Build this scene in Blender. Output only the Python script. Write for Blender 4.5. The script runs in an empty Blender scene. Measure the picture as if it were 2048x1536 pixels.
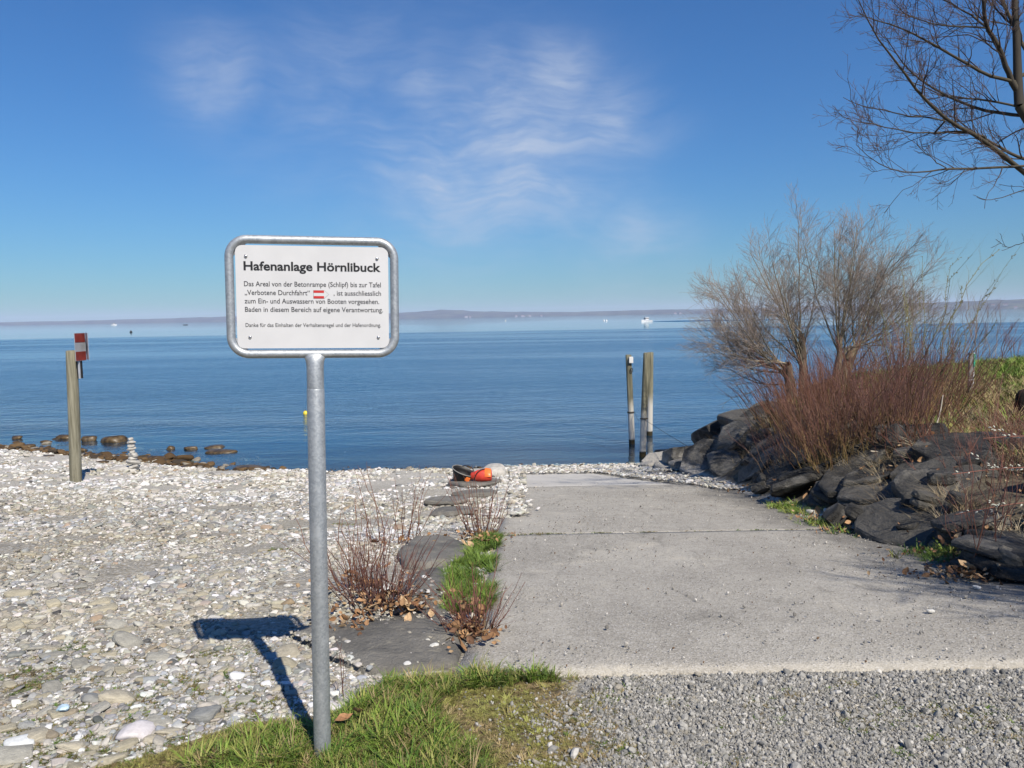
import bpy, bmesh, math, random
import numpy as np
from mathutils import Vector, Matrix, Euler

random.seed(7)
rng = np.random.default_rng(11)
scene = bpy.context.scene
COL = scene.collection

# ------------------------------------------------------------------ camera
F, W, H = 1547.0, 2048.0, 1536.0
ROLL, PITCH, EYE = math.radians(0.99), math.radians(4.99), 1.6
CR = Vector((math.cos(ROLL), -math.sin(ROLL) * math.sin(PITCH), -math.sin(ROLL) * math.cos(PITCH)))
fwd = Vector((0, math.cos(PITCH), -math.sin(PITCH)))
CU = CR.cross(fwd)
cam_data = bpy.data.cameras.new('camera')
cam_data.sensor_width = 36.0
cam_data.lens = F / W * 36.0
cam_data.clip_start = 0.05
cam_data.clip_end = 60000
cam = bpy.data.objects.new('camera', cam_data)
COL.objects.link(cam)
M3 = Matrix((CR, CU, -fwd)).transposed()
cam.matrix_world = Matrix.Translation((0, 0, EYE)) @ M3.to_4x4()
scene.camera = cam

# ------------------------------------------------------------------ light
SUN_DIR = Vector((0.72, -1.32, 1.585)).normalized()      # towards the sun
sun_el = math.asin(SUN_DIR.z)
sun_az = math.atan2(SUN_DIR.x, SUN_DIR.y)
sun_data = bpy.data.lights.new('sun', 'SUN')
sun_data.energy = 5.0
sun_data.angle = math.radians(0.53)
sun_data.color = (1.0, 0.92, 0.79)
sun = bpy.data.objects.new('sun', sun_data)
COL.objects.link(sun)
sun.rotation_euler = (-SUN_DIR).to_track_quat('-Z', 'Y').to_euler()
sun.location = (5, -10, 12)

world = bpy.data.worlds.new('World')
scene.world = world
world.use_nodes = True
SKY_STRENGTH = 0.076
scene.view_settings.view_transform = 'Standard'
scene.view_settings.look = 'None'
scene.view_settings.gamma = 1.0
scene.view_settings.use_curve_mapping = False
scene.view_settings.exposure = 0.40
scene.cycles.use_denoising = True
scene.cycles.max_bounces = 5
scene.cycles.diffuse_bounces = 2
scene.cycles.glossy_bounces = 3
scene.cycles.transparent_max_bounces = 12
scene.cycles.volume_bounces = 1


# ------------------------------------------------------------------ node helper
class NT:
    def __init__(self, tree):
        self.t = tree
        tree.nodes.clear()

    def n(self, kind, ins=None, **props):
        nd = self.t.nodes.new(kind)
        for k, v in props.items():
            setattr(nd, k, v)
        for k, v in (ins or {}).items():
            s = nd.inputs[k]
            if hasattr(v, 'is_output') or isinstance(v, bpy.types.NodeSocket):
                self.t.links.new(v, s)
            else:
                if isinstance(v, (tuple, list)) and len(v) == 3 and s.type == 'RGBA':
                    v = (*v, 1.0)
                s.default_value = v
        return nd

    def math(self, op, a, b=0.0, c=None, clamp=False):
        ins = {0: a, 1: b}
        if c is not None:
            ins[2] = c
        return self.n('ShaderNodeMath', ins, operation=op, use_clamp=clamp).outputs[0]

    def vmath(self, op, a, b=(0, 0, 0)):
        nd = self.n('ShaderNodeVectorMath', {0: a, 1: b}, operation=op)
        return nd.outputs['Value'] if op in ('DOT_PRODUCT', 'LENGTH') else nd.outputs[0]

    def scale(self, vec, s):
        return self.n('ShaderNodeMapping', {'Vector': vec, 'Scale': s}).outputs[0]

    def noise(self, vec, scale, detail=4.0, rough=0.55, dist=0.0, out='Fac'):
        return self.n('ShaderNodeTexNoise', {'Vector': vec, 'Scale': scale, 'Detail': detail, 'Roughness': rough, 'Distortion': dist}).outputs[out]

    def voro(self, vec, scale, feature='F1', out='Distance', rnd=1.0):
        return self.n('ShaderNodeTexVoronoi', {'Vector': vec, 'Scale': scale, 'Randomness': rnd}, feature=feature).outputs[out]

    def ramp(self, fac, stops, interp='LINEAR'):
        nd = self.n('ShaderNodeValToRGB', {'Fac': fac})
        cr = nd.color_ramp
        cr.interpolation = interp
        while len(cr.elements) < len(stops):
            cr.elements.new(0.5)
        for e, (p, c) in zip(cr.elements, stops):
            e.position = p
            if isinstance(c, (int, float)):
                c = (c, c, c)
            e.color = (*c[:3], 1.0)
        return nd.outputs[0]

    def step(self, v, lo, hi):
        return self.n('ShaderNodeMapRange', {'Value': v, 'From Min': lo, 'From Max': hi}, interpolation_type='SMOOTHSTEP').outputs[0]

    def mix(self, fac, a, b, mode='MIX'):
        nd = self.n('ShaderNodeMix', data_type='RGBA', blend_type=mode)
        nd.clamp_factor = True
        for i, v in ((0, fac), (6, a), (7, b)):
            s = nd.inputs[i]
            if isinstance(v, bpy.types.NodeSocket):
                self.t.links.new(v, s)
            else:
                if isinstance(v, (tuple, list)) and len(v) == 3:
                    v = (*v, 1.0)
                s.default_value = v
        return nd.outputs[2]

    def attr(self, name, kind='GEOMETRY', out='Fac'):
        return self.n('ShaderNodeAttribute', attribute_name=name, attribute_type=kind).outputs[out]

    def bump(self, h, strength, dist, normal=None):
        ins = {'Height': h, 'Strength': strength, 'Distance': dist}
        if normal is not None:
            ins['Normal'] = normal
        return self.n('ShaderNodeBump', ins).outputs[0]

    def out(self, shader):
        self.n('ShaderNodeOutputMaterial', {'Surface': shader})


def new_mat(name):
    m = bpy.data.materials.new(name)
    m.use_nodes = True
    return m, NT(m.node_tree)


def principled(t, color, rough=0.8, normal=None, metallic=0.0, spec=0.5, **kw):
    if metallic < 0.9:
        color = t.mix(1.0, color, (0.78, 0.78, 0.78), 'MULTIPLY')
    ins = {'Base Color': color, 'Roughness': rough, 'Metallic': metallic, 'Specular IOR Level': spec}
    if normal is not None:
        ins['Normal'] = normal
    ins.update(kw)
    return t.n('ShaderNodeBsdfPrincipled', ins).outputs[0]


def simple_mat(name, color, rough=0.7, metallic=0.0, spec=0.5, var=0.15, scale=30.0, bump=0.0):
    m, t = new_mat(name)
    co = t.n('ShaderNodeTexCoord').outputs['Object']
    nz = t.noise(co, scale, 5)
    dark = tuple(c * (1 - var) for c in color)
    light = tuple(min(1, c * (1 + var)) for c in color)
    c = t.mix(t.step(nz, 0.3, 0.7), dark, light)
    nrm = t.bump(nz, bump, 0.01) if bump else None
    t.out(principled(t, c, rough, nrm, metallic, spec))
    return m


# ------------------------------------------------------------------ sky
def pix_dir(px, py):
    a, b = px - W / 2, H / 2 - py
    return (CR * a + CU * b + fwd * F).normalized()


wt = NT(world.node_tree)
sky = wt.n('ShaderNodeTexSky', sky_type='NISHITA', sun_disc=False)
sky.sun_elevation = sun_el
sky.sun_rotation = sun_az
sky.altitude = 400
sky.air_density = 1.5
sky.dust_density = 0.0
sky.ozone_density = 6.0
sky_col = wt.mix(1.0, sky.outputs[0], (0.335, 0.622, 0.97), 'MULTIPLY')
dirv = wt.vmath('NORMALIZE', wt.n('ShaderNodeTexCoord').outputs['Generated'])
sep = wt.n('ShaderNodeSeparateXYZ', {0: dirv})
zc = wt.math('ADD', wt.math('MAXIMUM', sep.outputs[2], 0.0), 0.12)
px_ = wt.math('DIVIDE', sep.outputs[0], zc)
py_ = wt.math('DIVIDE', sep.outputs[1], zc)
pl = wt.n('ShaderNodeCombineXYZ', {0: px_, 1: py_, 2: 0.0}).outputs[0]
warp = wt.n('ShaderNodeTexNoise', {'Vector': dirv, 'Scale': 5.0, 'Detail': 3.0}).outputs['Color']
pw = wt.n('ShaderNodeVectorMath', {0: dirv, 1: wt.n('ShaderNodeVectorMath', {0: warp, 1: (0.10, 0.10, 0.10)}, operation='MULTIPLY').outputs[0]}, operation='ADD').outputs[0]
st = wt.n('ShaderNodeMapping', {'Vector': pw, 'Rotation': (0, math.radians(24), 0), 'Scale': (1.0, 1.0, 2.6)}).outputs[0]
wisps = wt.noise(st, 7.0, 6.0, 0.55, 0.3)
soft = wt.noise(pw, 6.0, 3.0, 0.5)
streak = wt.n('ShaderNodeMapping', {'Vector': pw, 'Rotation': (0, math.radians(30), 0), 'Scale': (1.0, 1.0, 6.0)}).outputs[0]
fine = wt.noise(streak, 13.0, 6.0, 0.62, 0.2)
# a field of thin cirrus: where it lies thickest
patch = None
for cx, cy, rad, w_ in ((440, 160, 60, .7), (640, 220, 100, .5), (860, 265, 130, .75), (975, 200, 75, .9), (1110, 185, 70, .8),
                        (1020, 295, 110, 1.15), (880, 330, 115, 1.05), (1205, 262, 75, .75), (1150, 330, 85, .85), (1150, 378, 80, .85),
                        (1250, 472, 70, .75), (1330, 465, 50, .4), (870, 460, 40, .4), (800, 400, 45, .35)):
    d = pix_dir(cx, cy)
    k = (F / rad) ** 2
    dt = wt.vmath('DOT_PRODUCT', dirv, tuple(d))
    g = wt.math('MULTIPLY', wt.math('EXPONENT', wt.math('MULTIPLY', wt.math('SUBTRACT', dt, 1.0), k)), w_)
    patch = g if patch is None else wt.math('MAXIMUM', patch, g)
far_field = wt.math('MULTIPLY', wt.step(wt.noise(pl, 0.35, 2.0), 0.58, 0.75), wt.step(wt.math('ABSOLUTE', px_), 1.6, 3.0))
patch = wt.math('MAXIMUM', patch, wt.math('MULTIPLY', far_field, 0.7))
dens = wt.math('ADD', wt.math('MULTIPLY', wt.step(wisps, 0.38, 0.70), 0.60), wt.math('MULTIPLY', wt.step(soft, 0.38, 0.70), 0.45))
dens = wt.math('ADD', wt.math('MULTIPLY', dens, 0.85), 0.20)
dens = wt.math('MULTIPLY', dens, wt.math('ADD', 0.68, wt.math('MULTIPLY', wt.step(fine, 0.34, 0.66), 0.40)))
dens = wt.math('MULTIPLY', dens, patch)
dens = wt.math('MULTIPLY', dens, 0.80, clamp=True)
sky_mix = wt.mix(dens, sky_col, (5.6, 6.3, 7.6))
bg = wt.n('ShaderNodeBackground', {'Color': sky_mix, 'Strength': SKY_STRENGTH})
wt.n('ShaderNodeOutputWorld', {'Surface': bg.outputs[0]})


# ------------------------------------------------------------------ numpy helpers
def _hash(ix, iy, seed):
    h = (ix.astype(np.int64) * 374761393 + iy.astype(np.int64) * 668265263 + seed * 2147483647) & 0xffffffff
    h = ((h ^ (h >> 13)) * 1274126177) & 0xffffffff
    return ((h ^ (h >> 16)) & 0xffff) / 65535.0


def vnoise(x, y, seed=0):
    x, y = np.asarray(x, float), np.asarray(y, float)
    ix, iy = np.floor(x), np.floor(y)
    fx, fy = x - ix, y - iy
    fx, fy = fx * fx * (3 - 2 * fx), fy * fy * (3 - 2 * fy)
    a, b = _hash(ix, iy, seed), _hash(ix + 1, iy, seed)
    c, d = _hash(ix, iy + 1, seed), _hash(ix + 1, iy + 1, seed)
    return (a * (1 - fx) + b * fx) * (1 - fy) + (c * (1 - fx) + d * fx) * fy


def fbm(x, y, seed=0, oct_=4):
    s, a, tot = 0, 1.0, 0
    for i in range(oct_):
        s = s + a * vnoise(x * 2 ** i, y * 2 ** i, seed + i)
        tot += a
        a *= 0.5
    return s / tot


def sstep(v, lo, hi):
    t = np.clip((v - lo) / (hi - lo), 0, 1)
    return t * t * (3 - 2 * t)


WATER = -1.7


def shore_y(x):
    return 16.7 + np.interp(x, [-60, -30, -13, -6.5, -4], [14, 8.5, 3.6, 0.3, 0])


def beach_z(x, y):
    ys = shore_y(x)
    t = (y - 3.35) / (ys - 3.35)
    z = np.where(t < 0, 0.0, np.where(t < 1, WATER * t, WATER - 0.11 * (y - ys)))
    z = np.where((t > -0.06) & (t < 0.06), WATER * (t + 0.06) ** 2 / 0.24, z)
    return np.maximum(z, -7.0)


def lake_edge(x):
    return np.interp(x, [2.0, 3.2, 5.0, 8.0, 14.0, 40.0, 400.0], [15.2, 16.3, 17.6, 20.6, 24.0, 30.0, 60.0])


def bank_in(x, y):
    low = beach_z(x, y)
    top = -0.02 + 0.12 * fbm(x * 0.35 + 3, y * 0.35, 5, 3) + 0.012 * np.clip(x - 6, 0, 12)
    top = top - 0.42 * sstep(y, 8.5, 14.5) * (1 - sstep(x, 5.0, 7.6))
    d = np.clip(top - low, 0.02, 3)
    toe = 3.12 + 0.12 * (fbm(y * 0.8, y * 0 + 2, 9) - 0.5)
    a = (x - toe) / (0.55 + 1.2 * d)
    b = (lake_edge(x) - y) / 2.6
    return np.clip(np.minimum(a, b), 0, 1), low, top


def ground_z(x, y, rough=True):
    x, y = np.asarray(x, float), np.asarray(y, float)
    k, low, top = bank_in(x, y)
    k = np.where(y > 3.3, k, 0)
    z = low + (top - low) * (k * k * (3 - 2 * k)) * 1.0
    if rough:
        amp = 0.03 * sstep(y, 2.2, 3.6) * (1 - ramp_mask(x, y)) + 0.006
        z = z + amp * (fbm(x * 1.7, y * 1.7, 2, 4) - 0.5) * 2
    return z


def ramp_mask(x, y):
    return sstep(x, -0.5, -0.25) * (1 - sstep(x, 3.15, 3.5)) * sstep(y, 3.1, 3.3)


def pray(px, py):
    d = pix_dir(px, py)
    return np.array((d.x, d.y, d.z))


def at_depth(px, py, y):
    d = pray(px, py)
    return Vector(d * (y / d[1])) + Vector((0, 0, EYE))


def at_z(px, py, z):
    d = pray(px, py)
    return Vector(d * ((z - EYE) / d[2])) + Vector((0, 0, EYE))


def at_ground(px, py):
    d = pray(px, py)
    ts = np.linspace(1.5, 60, 6000)
    P = d[None] * ts[:, None]
    g = ground_z(P[:, 0], P[:, 1], False)
    i = int(np.argmax(P[:, 2] + EYE < g))
    return Vector((P[i, 0], P[i, 1], g[i]))


def gz(x, y):
    return float(ground_z(np.array([x]), np.array([y]))[0])


# ------------------------------------------------------------------ object helpers
def tag(o, label=None, cat=None, group=None, kind=None):
    if label:
        o['label'] = label
    if cat:
        o['category'] = cat
    if group:
        o['group'] = group
    if kind:
        o['kind'] = kind
    return o


def link(o, parent=None):
    COL.objects.link(o)
    if parent is not None:
        o.parent = parent
    return o


def empty(name, loc, rz=0.0):
    o = bpy.data.objects.new(name, None)
    o.empty_display_size = 0.1
    o.location = loc
    o.rotation_euler = (0, 0, rz)
    return link(o)


def mesh_np(name, V, Fc, mat=None, smooth=True, attrs=None):
    """V (n,3); Fc (m,3) or (m,4) or list of them"""
    me = bpy.data.meshes.new(name)
    V = np.asarray(V, np.float32)
    me.vertices.add(len(V))
    me.vertices.foreach_set('co', V.ravel())
    groups = Fc if isinstance(Fc, list) else [Fc]
    groups = [np.asarray(g, np.int32) for g in groups if len(g)]
    if groups:
        loops = np.concatenate([g.ravel() for g in groups])
        sizes = np.concatenate([np.full(len(g), g.shape[1], np.int32) for g in groups])
        starts = np.concatenate([[0], np.cumsum(sizes)[:-1]]).astype(np.int32)
        me.loops.add(len(loops))
        me.loops.foreach_set('vertex_index', loops)
        me.polygons.add(len(sizes))
        me.polygons.foreach_set('loop_start', starts)
        me.polygons.foreach_set('use_smooth', np.full(len(sizes), smooth, bool))
    me.update(calc_edges=True)
    me.validate()
    for k, v in (attrs or {}).items():
        a = me.attributes.new(k, 'FLOAT', 'POINT')
        a.data.foreach_set('value', np.asarray(v, np.float32))
    if mat:
        me.materials.append(mat)
    return me


def obj(name, me, parent=None, loc=None):
    o = bpy.data.objects.new(name, me)
    if loc is not None:
        o.location = loc
    return link(o, parent)


def bm_obj(name, bm, mat, parent=None, smooth=False, loc=None):
    me = bpy.data.meshes.new(name)
    bm.normal_update()
    bm.to_mesh(me)
    bm.free()
    if smooth:
        me.polygons.foreach_set('use_smooth', np.ones(len(me.polygons), bool))
    me.materials.append(mat)
    return obj(name, me, parent, loc)


def add_box(bm, c, s, rot=None, bevel=0.0):
    r = bmesh.ops.create_cube(bm, size=1.0)
    vs = r['verts']
    bmesh.ops.scale(bm, vec=s, verts=vs)
    if bevel:
        es = list({e for v in vs for e in v.link_edges})
        rr = bmesh.ops.bevel(bm, geom=es, offset=bevel, segments=2, affect='EDGES', profile=0.7)
        vs = list({v for f in rr['faces'] for v in f.verts} | {v for v in vs if v.is_valid})
    if rot is not None:
        bmesh.ops.rotate(bm, matrix=Euler(rot).to_matrix(), verts=vs)
    bmesh.ops.translate(bm, vec=c, verts=vs)
    return vs


def lathe(profile, n=20, wob=None):
    """profile [(r, z)] -> V, F with closed ends"""
    P = np.array(profile, float)
    a = np.arange(n) * 2 * math.pi / n
    V = []
    for i, (r, z) in enumerate(P):
        rr = r * (1 + (wob(a, z) if wob else 0))
        V.append(np.stack([rr * np.cos(a), rr * np.sin(a), np.full(n, z)], 1))
    V = np.concatenate(V)
    Fq = []
    for i in range(len(P) - 1):
        for j in range(n):
            k = (j + 1) % n
            Fq.append((i * n + j, i * n + k, (i + 1) * n + k, (i + 1) * n + j))
    c0, c1 = len(V), len(V) + 1
    V = np.concatenate([V, [[0, 0, P[0, 1]], [0, 0, P[-1, 1]]]])
    Ft = [(c0, (j + 1) % n, j) for j in range(n)]
    b = (len(P) - 1) * n
    Ft += [(c1, b + j, b + (j + 1) % n) for j in range(n)]
    return V, [np.array(Fq), np.array(Ft)]


def tubes(P, R, sides=4):
    """P (n,k,3) centre lines, R (n,k) radii -> V, quads"""
    P, R = np.asarray(P, float), np.asarray(R, float)
    n, k, _ = P.shape
    T = np.gradient(P, axis=1)
    T /= np.linalg.norm(T, axis=2, keepdims=True) + 1e-9
    mean = T.mean(1)
    ref = np.where(np.abs(mean[:, 2:3]) > 0.8, np.array([[1.0, 0.2, 0]]), np.array([[0, 0, 1.0]]))
    U = np.cross(T, ref[:, None, :])
    U /= np.linalg.norm(U, axis=2, keepdims=True) + 1e-9
    Wv = np.cross(T, U)
    a = np.arange(sides) * 2 * math.pi / sides
    ring = U[:, :, None, :] * np.cos(a)[None, None, :, None] + Wv[:, :, None, :] * np.sin(a)[None, None, :, None]
    V = P[:, :, None, :] + ring * R[:, :, None, None]
    V = V.reshape(-1, 3)
    base = (np.arange(n)[:, None, None] * k + np.arange(k - 1)[None, :, None]) * sides
    j = np.arange(sides)[None, None, :]
    j2 = (j + 1) % sides
    q = np.stack([base + j, base + j2, base + sides + j2, base + sides + j], -1).reshape(-1, 4)
    return V, q


def tube_mesh(name, sets, mat, sides=4, attrs=None, smooth=True):
    """sets: list of (P,R[,sides])"""
    Vs, Fs, off = [], [], 0
    hs = []
    for s in sets:
        P, R = np.asarray(s[0], float), np.asarray(s[1], float)
        sd = s[2] if len(s) > 2 else sides
        V, q = tubes(P, R, sd)
        Vs.append(V)
        Fs.append(q + off)
        off += len(V)
        tip = s[3] if len(s) > 3 else np.broadcast_to(np.linspace(0, 1, P.shape[1]), P.shape[:2])
        hs.append(np.repeat(np.asarray(tip).reshape(-1), sd))
    return mesh_np(name, np.concatenate(Vs), np.concatenate(Fs), mat, smooth, {'tip': np.concatenate(hs)})


def resample(pts, k):
    pts = np.asarray(pts, float)
    d = np.concatenate([[0], np.cumsum(np.linalg.norm(np.diff(pts, axis=0), axis=1))])
    t = np.linspace(0, d[-1], k)
    # catmull-like smoothing through linear resample then light smoothing
    out = np.stack([np.interp(t, d, pts[:, i]) for i in range(3)], 1)
    if k > 4:
        o2 = out.copy()
        o2[1:-1] = 0.25 * out[:-2] + 0.5 * out[1:-1] + 0.25 * out[2:]
        out = o2
    return out


def norm(v):
    return v / (np.linalg.norm(v, axis=-1, keepdims=True) + 1e-9)


def grow(P, R, per, k, tr, length, ang, up=0.2, wig=0.08, rf=0.6, g=None, tip=0.25, taper=True):
    """children for centre lines P (n,m,3): per = children each"""
    g = g or rng
    n, m, _ = P.shape
    pi = np.repeat(np.arange(n), per)
    c = len(pi)
    t = g.uniform(tr[0], tr[1], c) * (m - 1)
    i0 = np.minimum(t.astype(int), m - 2)
    f = (t - i0)[:, None]
    start = P[pi, i0] * (1 - f) + P[pi, i0 + 1] * f
    r0 = (R[pi, i0] * (1 - f[:, 0]) + R[pi, i0 + 1] * f[:, 0]) * rf
    tan = norm(P[pi, i0 + 1] - P[pi, i0])
    rnd = norm(g.normal(size=(c, 3)))
    side = norm(rnd - (rnd * tan).sum(1, keepdims=True) * tan)
    a = np.radians(g.uniform(ang[0], ang[1], c))[:, None]
    d = tan * np.cos(a) + side * np.sin(a)
    d = norm(d + np.array([0, 0, up]))
    L = g.uniform(length[0], length[1], c)
    if taper:
        L = L * (1.15 - 0.6 * t / (m - 1))
    s = np.linspace(0, 1, k)
    curve = np.cumsum(g.normal(size=(c, k, 3)) * wig, axis=1)
    curve -= curve[:, :1]
    Q = start[:, None] + d[:, None] * (s[None, :, None] * L[:, None, None]) + curve * (L[:, None, None] * s[None, :, None])
    Q[:, :, 2] += up * 0.5 * L[:, None] * s[None] ** 2
    rad = r0[:, None] * (1 - (1 - tip) * s[None])
    return Q, rad


def ico(sub):
    bm = bmesh.new()
    bmesh.ops.create_icosphere(bm, subdivisions=sub, radius=1.0)
    V = np.array([v.co[:] for v in bm.verts])
    Fc = np.array([[v.index for v in f.verts] for f in bm.faces])
    bm.free()
    return V, Fc


ICO = {s: ico(s) for s in (1, 2, 3, 4, 5)}


def noise3(P, seed):
    """cheap smooth 3-d noise from sines"""
    g = np.random.default_rng(seed)
    o = 0
    for f_, a_ in ((1.6, 0.5), (3.1, 0.28), (6.3, 0.16), (12.0, 0.08)):
        for _ in range(3):
            w = g.normal(size=3) * f_
            o = o + a_ / 1.7 * np.sin(P @ w + g.uniform(0, 6.28))
    return o


def rock_np(seed, dims, sub=4, planes=13, rough=0.05, strata=0.0, round_=6.0):
    """a stone: a rounded polyhedron with noise; ledges and broken ridges where strata is set"""
    g = np.random.default_rng(seed)
    D, Fc = ICO[sub]
    N = norm(g.normal(size=(planes, 3)))
    N = np.concatenate([N, np.eye(3), -np.eye(3)])
    Hh = np.concatenate([g.uniform(0.62, 1.0, planes), g.uniform(0.75, 0.95, 6)])
    dot = np.maximum(D @ N.T, 1e-3) / Hh[None]
    r = 1.0 / (np.sum(dot ** round_, axis=1) ** (1 / round_))
    V = D * r[:, None]
    V = V * (1 + rough * noise3(V * 1.3, seed + 5))[:, None]
    if strata:
        sN = norm(np.array([g.normal() * 0.22, g.normal() * 0.22, 1.0]))
        along = V @ sN
        flat = V - along[:, None] * sN
        q = along * 7.0 + noise3(flat * 0.9, seed + 9) * 1.3
        lay = np.floor(q)
        fr = q - lay
        ledge = _hash(lay, lay * 0 + seed % 97, seed) - 0.5 + 0.5 * (fr < 0.16) * -1.0
        ang = np.arctan2(flat @ np.array([0, 1.0, 0]), flat @ np.array([1.0, 0, 0]))
        ledge = ledge * (0.6 + 0.8 * _hash(lay, np.floor(ang * 1.6 + lay), seed + 3))
        V = V + flat * (strata * ledge)[:, None]
        rid = 1 - np.abs(noise3(V * 2.2, seed + 17))
        crag = np.abs(noise3(V * 5.0, seed + 23))
        V = V * (1 + 0.09 * (rid - 0.75) - 0.05 * crag)[:, None]
    return V * np.asarray(dims)[None], Fc


def block_bm(seed, dims, layers=3):
    """a broken slate block: a few thick angular layers, each a convex chunk, edges chipped"""
    g = np.random.default_rng(seed)
    bm = bmesh.new()
    n = int(g.integers(6, 9))
    ang = np.sort((np.arange(n) + g.uniform(-0.32, 0.32, n)) * 2 * math.pi / n)
    base_r = g.uniform(0.78, 1.08, n)
    th = g.uniform(0.5, 1.2, layers)
    zb = np.concatenate([[-1.0], -1.0 + 2.0 * np.cumsum(th) / th.sum()])
    sh = np.zeros(2)
    for k in range(layers):
        sh = sh + g.normal(size=2) * 0.07
        shrink = 1.0 - 0.10 * k * g.uniform(0.3, 1.4)
        rr = base_r * (1 + g.normal(size=n) * 0.07) * shrink
        vs = []
        slope = g.normal(size=2) * 0.10
        for z, f in ((zb[k], 0.93), (zb[k] + (zb[k + 1] - zb[k]) * g.uniform(0.3, 0.7), 1.0), (zb[k + 1], g.uniform(0.86, 0.97))):
            for a, r in zip(ang, rr):
                q = r * f * (1 + g.normal() * 0.035)
                x, y = math.cos(a) * q + sh[0], math.sin(a) * q + sh[1]
                vs.append(bm.verts.new((x * dims[0], y * dims[1], (z + slope[0] * x + slope[1] * y + g.normal() * 0.03) * dims[2])))
        bmesh.ops.convex_hull(bm, input=vs)
    loose = [v for v in bm.verts if not v.link_faces]
    bmesh.ops.delete(bm, geom=loose, context='VERTS')
    bmesh.ops.dissolve_limit(bm, angle_limit=math.radians(4), verts=bm.verts, edges=bm.edges)
    bmesh.ops.bevel(bm, geom=list(bm.edges), offset=0.018, segments=1, affect='EDGES', clamp_overlap=True)
    bmesh.ops.triangulate(bm, faces=bm.faces)
    long_e = [e for e in bm.edges if e.calc_length() > 0.14]
    bmesh.ops.subdivide_edges(bm, edges=long_e, cuts=2, use_grid_fill=False)
    bmesh.ops.triangulate(bm, faces=bm.faces)
    V = np.array([v.co[:] for v in bm.verts])
    d = 0.010 * np.stack([noise3(V * 6, seed + 1), noise3(V * 6, seed + 2), noise3(V * 6, seed + 3)], 1)
    for v, dd in zip(bm.verts, d):
        v.co += Vector(dd)
    return bm


# ------------------------------------------------------------------ scatter of tiny stuff (geometry nodes)
def proto_collection(name, meshes):
    c = bpy.data.collections.new(name)
    for i, me in enumerate(meshes):
        o = bpy.data.objects.new(name + '_shape', me)
        c.objects.link(o)
    return c


def scatter(name, P, S, Rt, C, coll, label, cat):
    n = len(P)
    me = bpy.data.meshes.new(name)
    me.vertices.add(n)
    me.vertices.foreach_set('co', np.asarray(P, np.float32).ravel())
    for nm, ty, key, arr in (('sc', 'FLOAT_VECTOR', 'vector', S), ('ro', 'FLOAT_VECTOR', 'vector', Rt), ('tint', 'FLOAT_VECTOR', 'vector', C)):
        a = me.attributes.new(nm, ty, 'POINT')
        a.data.foreach_set(key, np.asarray(arr, np.float32).ravel())
    o = obj(name, me)
    ng = bpy.data.node_groups.new(name, 'GeometryNodeTree')
    ng.interface.new_socket('Geometry', in_out='INPUT', socket_type='NodeSocketGeometry')
    ng.interface.new_socket('Geometry', in_out='OUTPUT', socket_type='NodeSocketGeometry')
    N = ng.nodes
    gi, go = N.new('NodeGroupInput'), N.new('NodeGroupOutput')
    ci = N.new('GeometryNodeCollectionInfo')
    ci.inputs['Collection'].default_value = coll
    ci.inputs['Separate Children'].default_value = True
    ci.inputs['Reset Children'].default_value = True
    ip = N.new('GeometryNodeInstanceOnPoints')
    ip.inputs['Pick Instance'].default_value = True

    def na(nm):
        q = N.new('GeometryNodeInputNamedAttribute')
        q.data_type = 'FLOAT_VECTOR'
        q.inputs['Name'].default_value = nm
        return q.outputs['Attribute']
    L = ng.links.new
    mp = N.new('GeometryNodeMeshToPoints')
    L(gi.outputs[0], mp.inputs[0])
    L(mp.outputs[0], ip.inputs['Points'])
    L(ci.outputs[0], ip.inputs['Instance'])
    rv = N.new('FunctionNodeRandomValue')
    rv.data_type = 'INT'
    rv.inputs[4].default_value = 0
    rv.inputs[5].default_value = 1000
    L(rv.outputs[2], ip.inputs['Instance Index'])
    e2r = N.new('FunctionNodeEulerToRotation')
    L(na('ro'), e2r.inputs[0])
    L(e2r.outputs[0], ip.inputs['Rotation'])
    L(na('sc'), ip.inputs['Scale'])
    L(ip.outputs[0], go.inputs[0])
    md = o.modifiers.new('scatter', 'NODES')
    md.node_group = ng
    tag(o, label, cat, None, 'stuff')
    return o


# ================================================================== materials
def stone_palette(t, rnd, white):
    """rnd 0..1 per stone -> stone colour"""
    a = t.ramp(rnd, [(0.0, (0.10, 0.105, 0.11)), (0.10, (0.22, 0.22, 0.21)), (0.3, (0.33, 0.31, 0.265)), (0.5, (0.42, 0.395, 0.33)),
                     (0.66, (0.36, 0.37, 0.37)), (0.8, (0.50, 0.46, 0.39)), (0.9, (0.66, 0.64, 0.60)), (1.0, (0.80, 0.78, 0.74))])
    b = t.ramp(rnd, [(0.0, (0.30, 0.29, 0.28)), (0.3, (0.50, 0.48, 0.44)), (0.7, (0.66, 0.64, 0.60)), (1.0, (0.82, 0.80, 0.76))])
    return t.mix(white, a, b)


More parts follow.
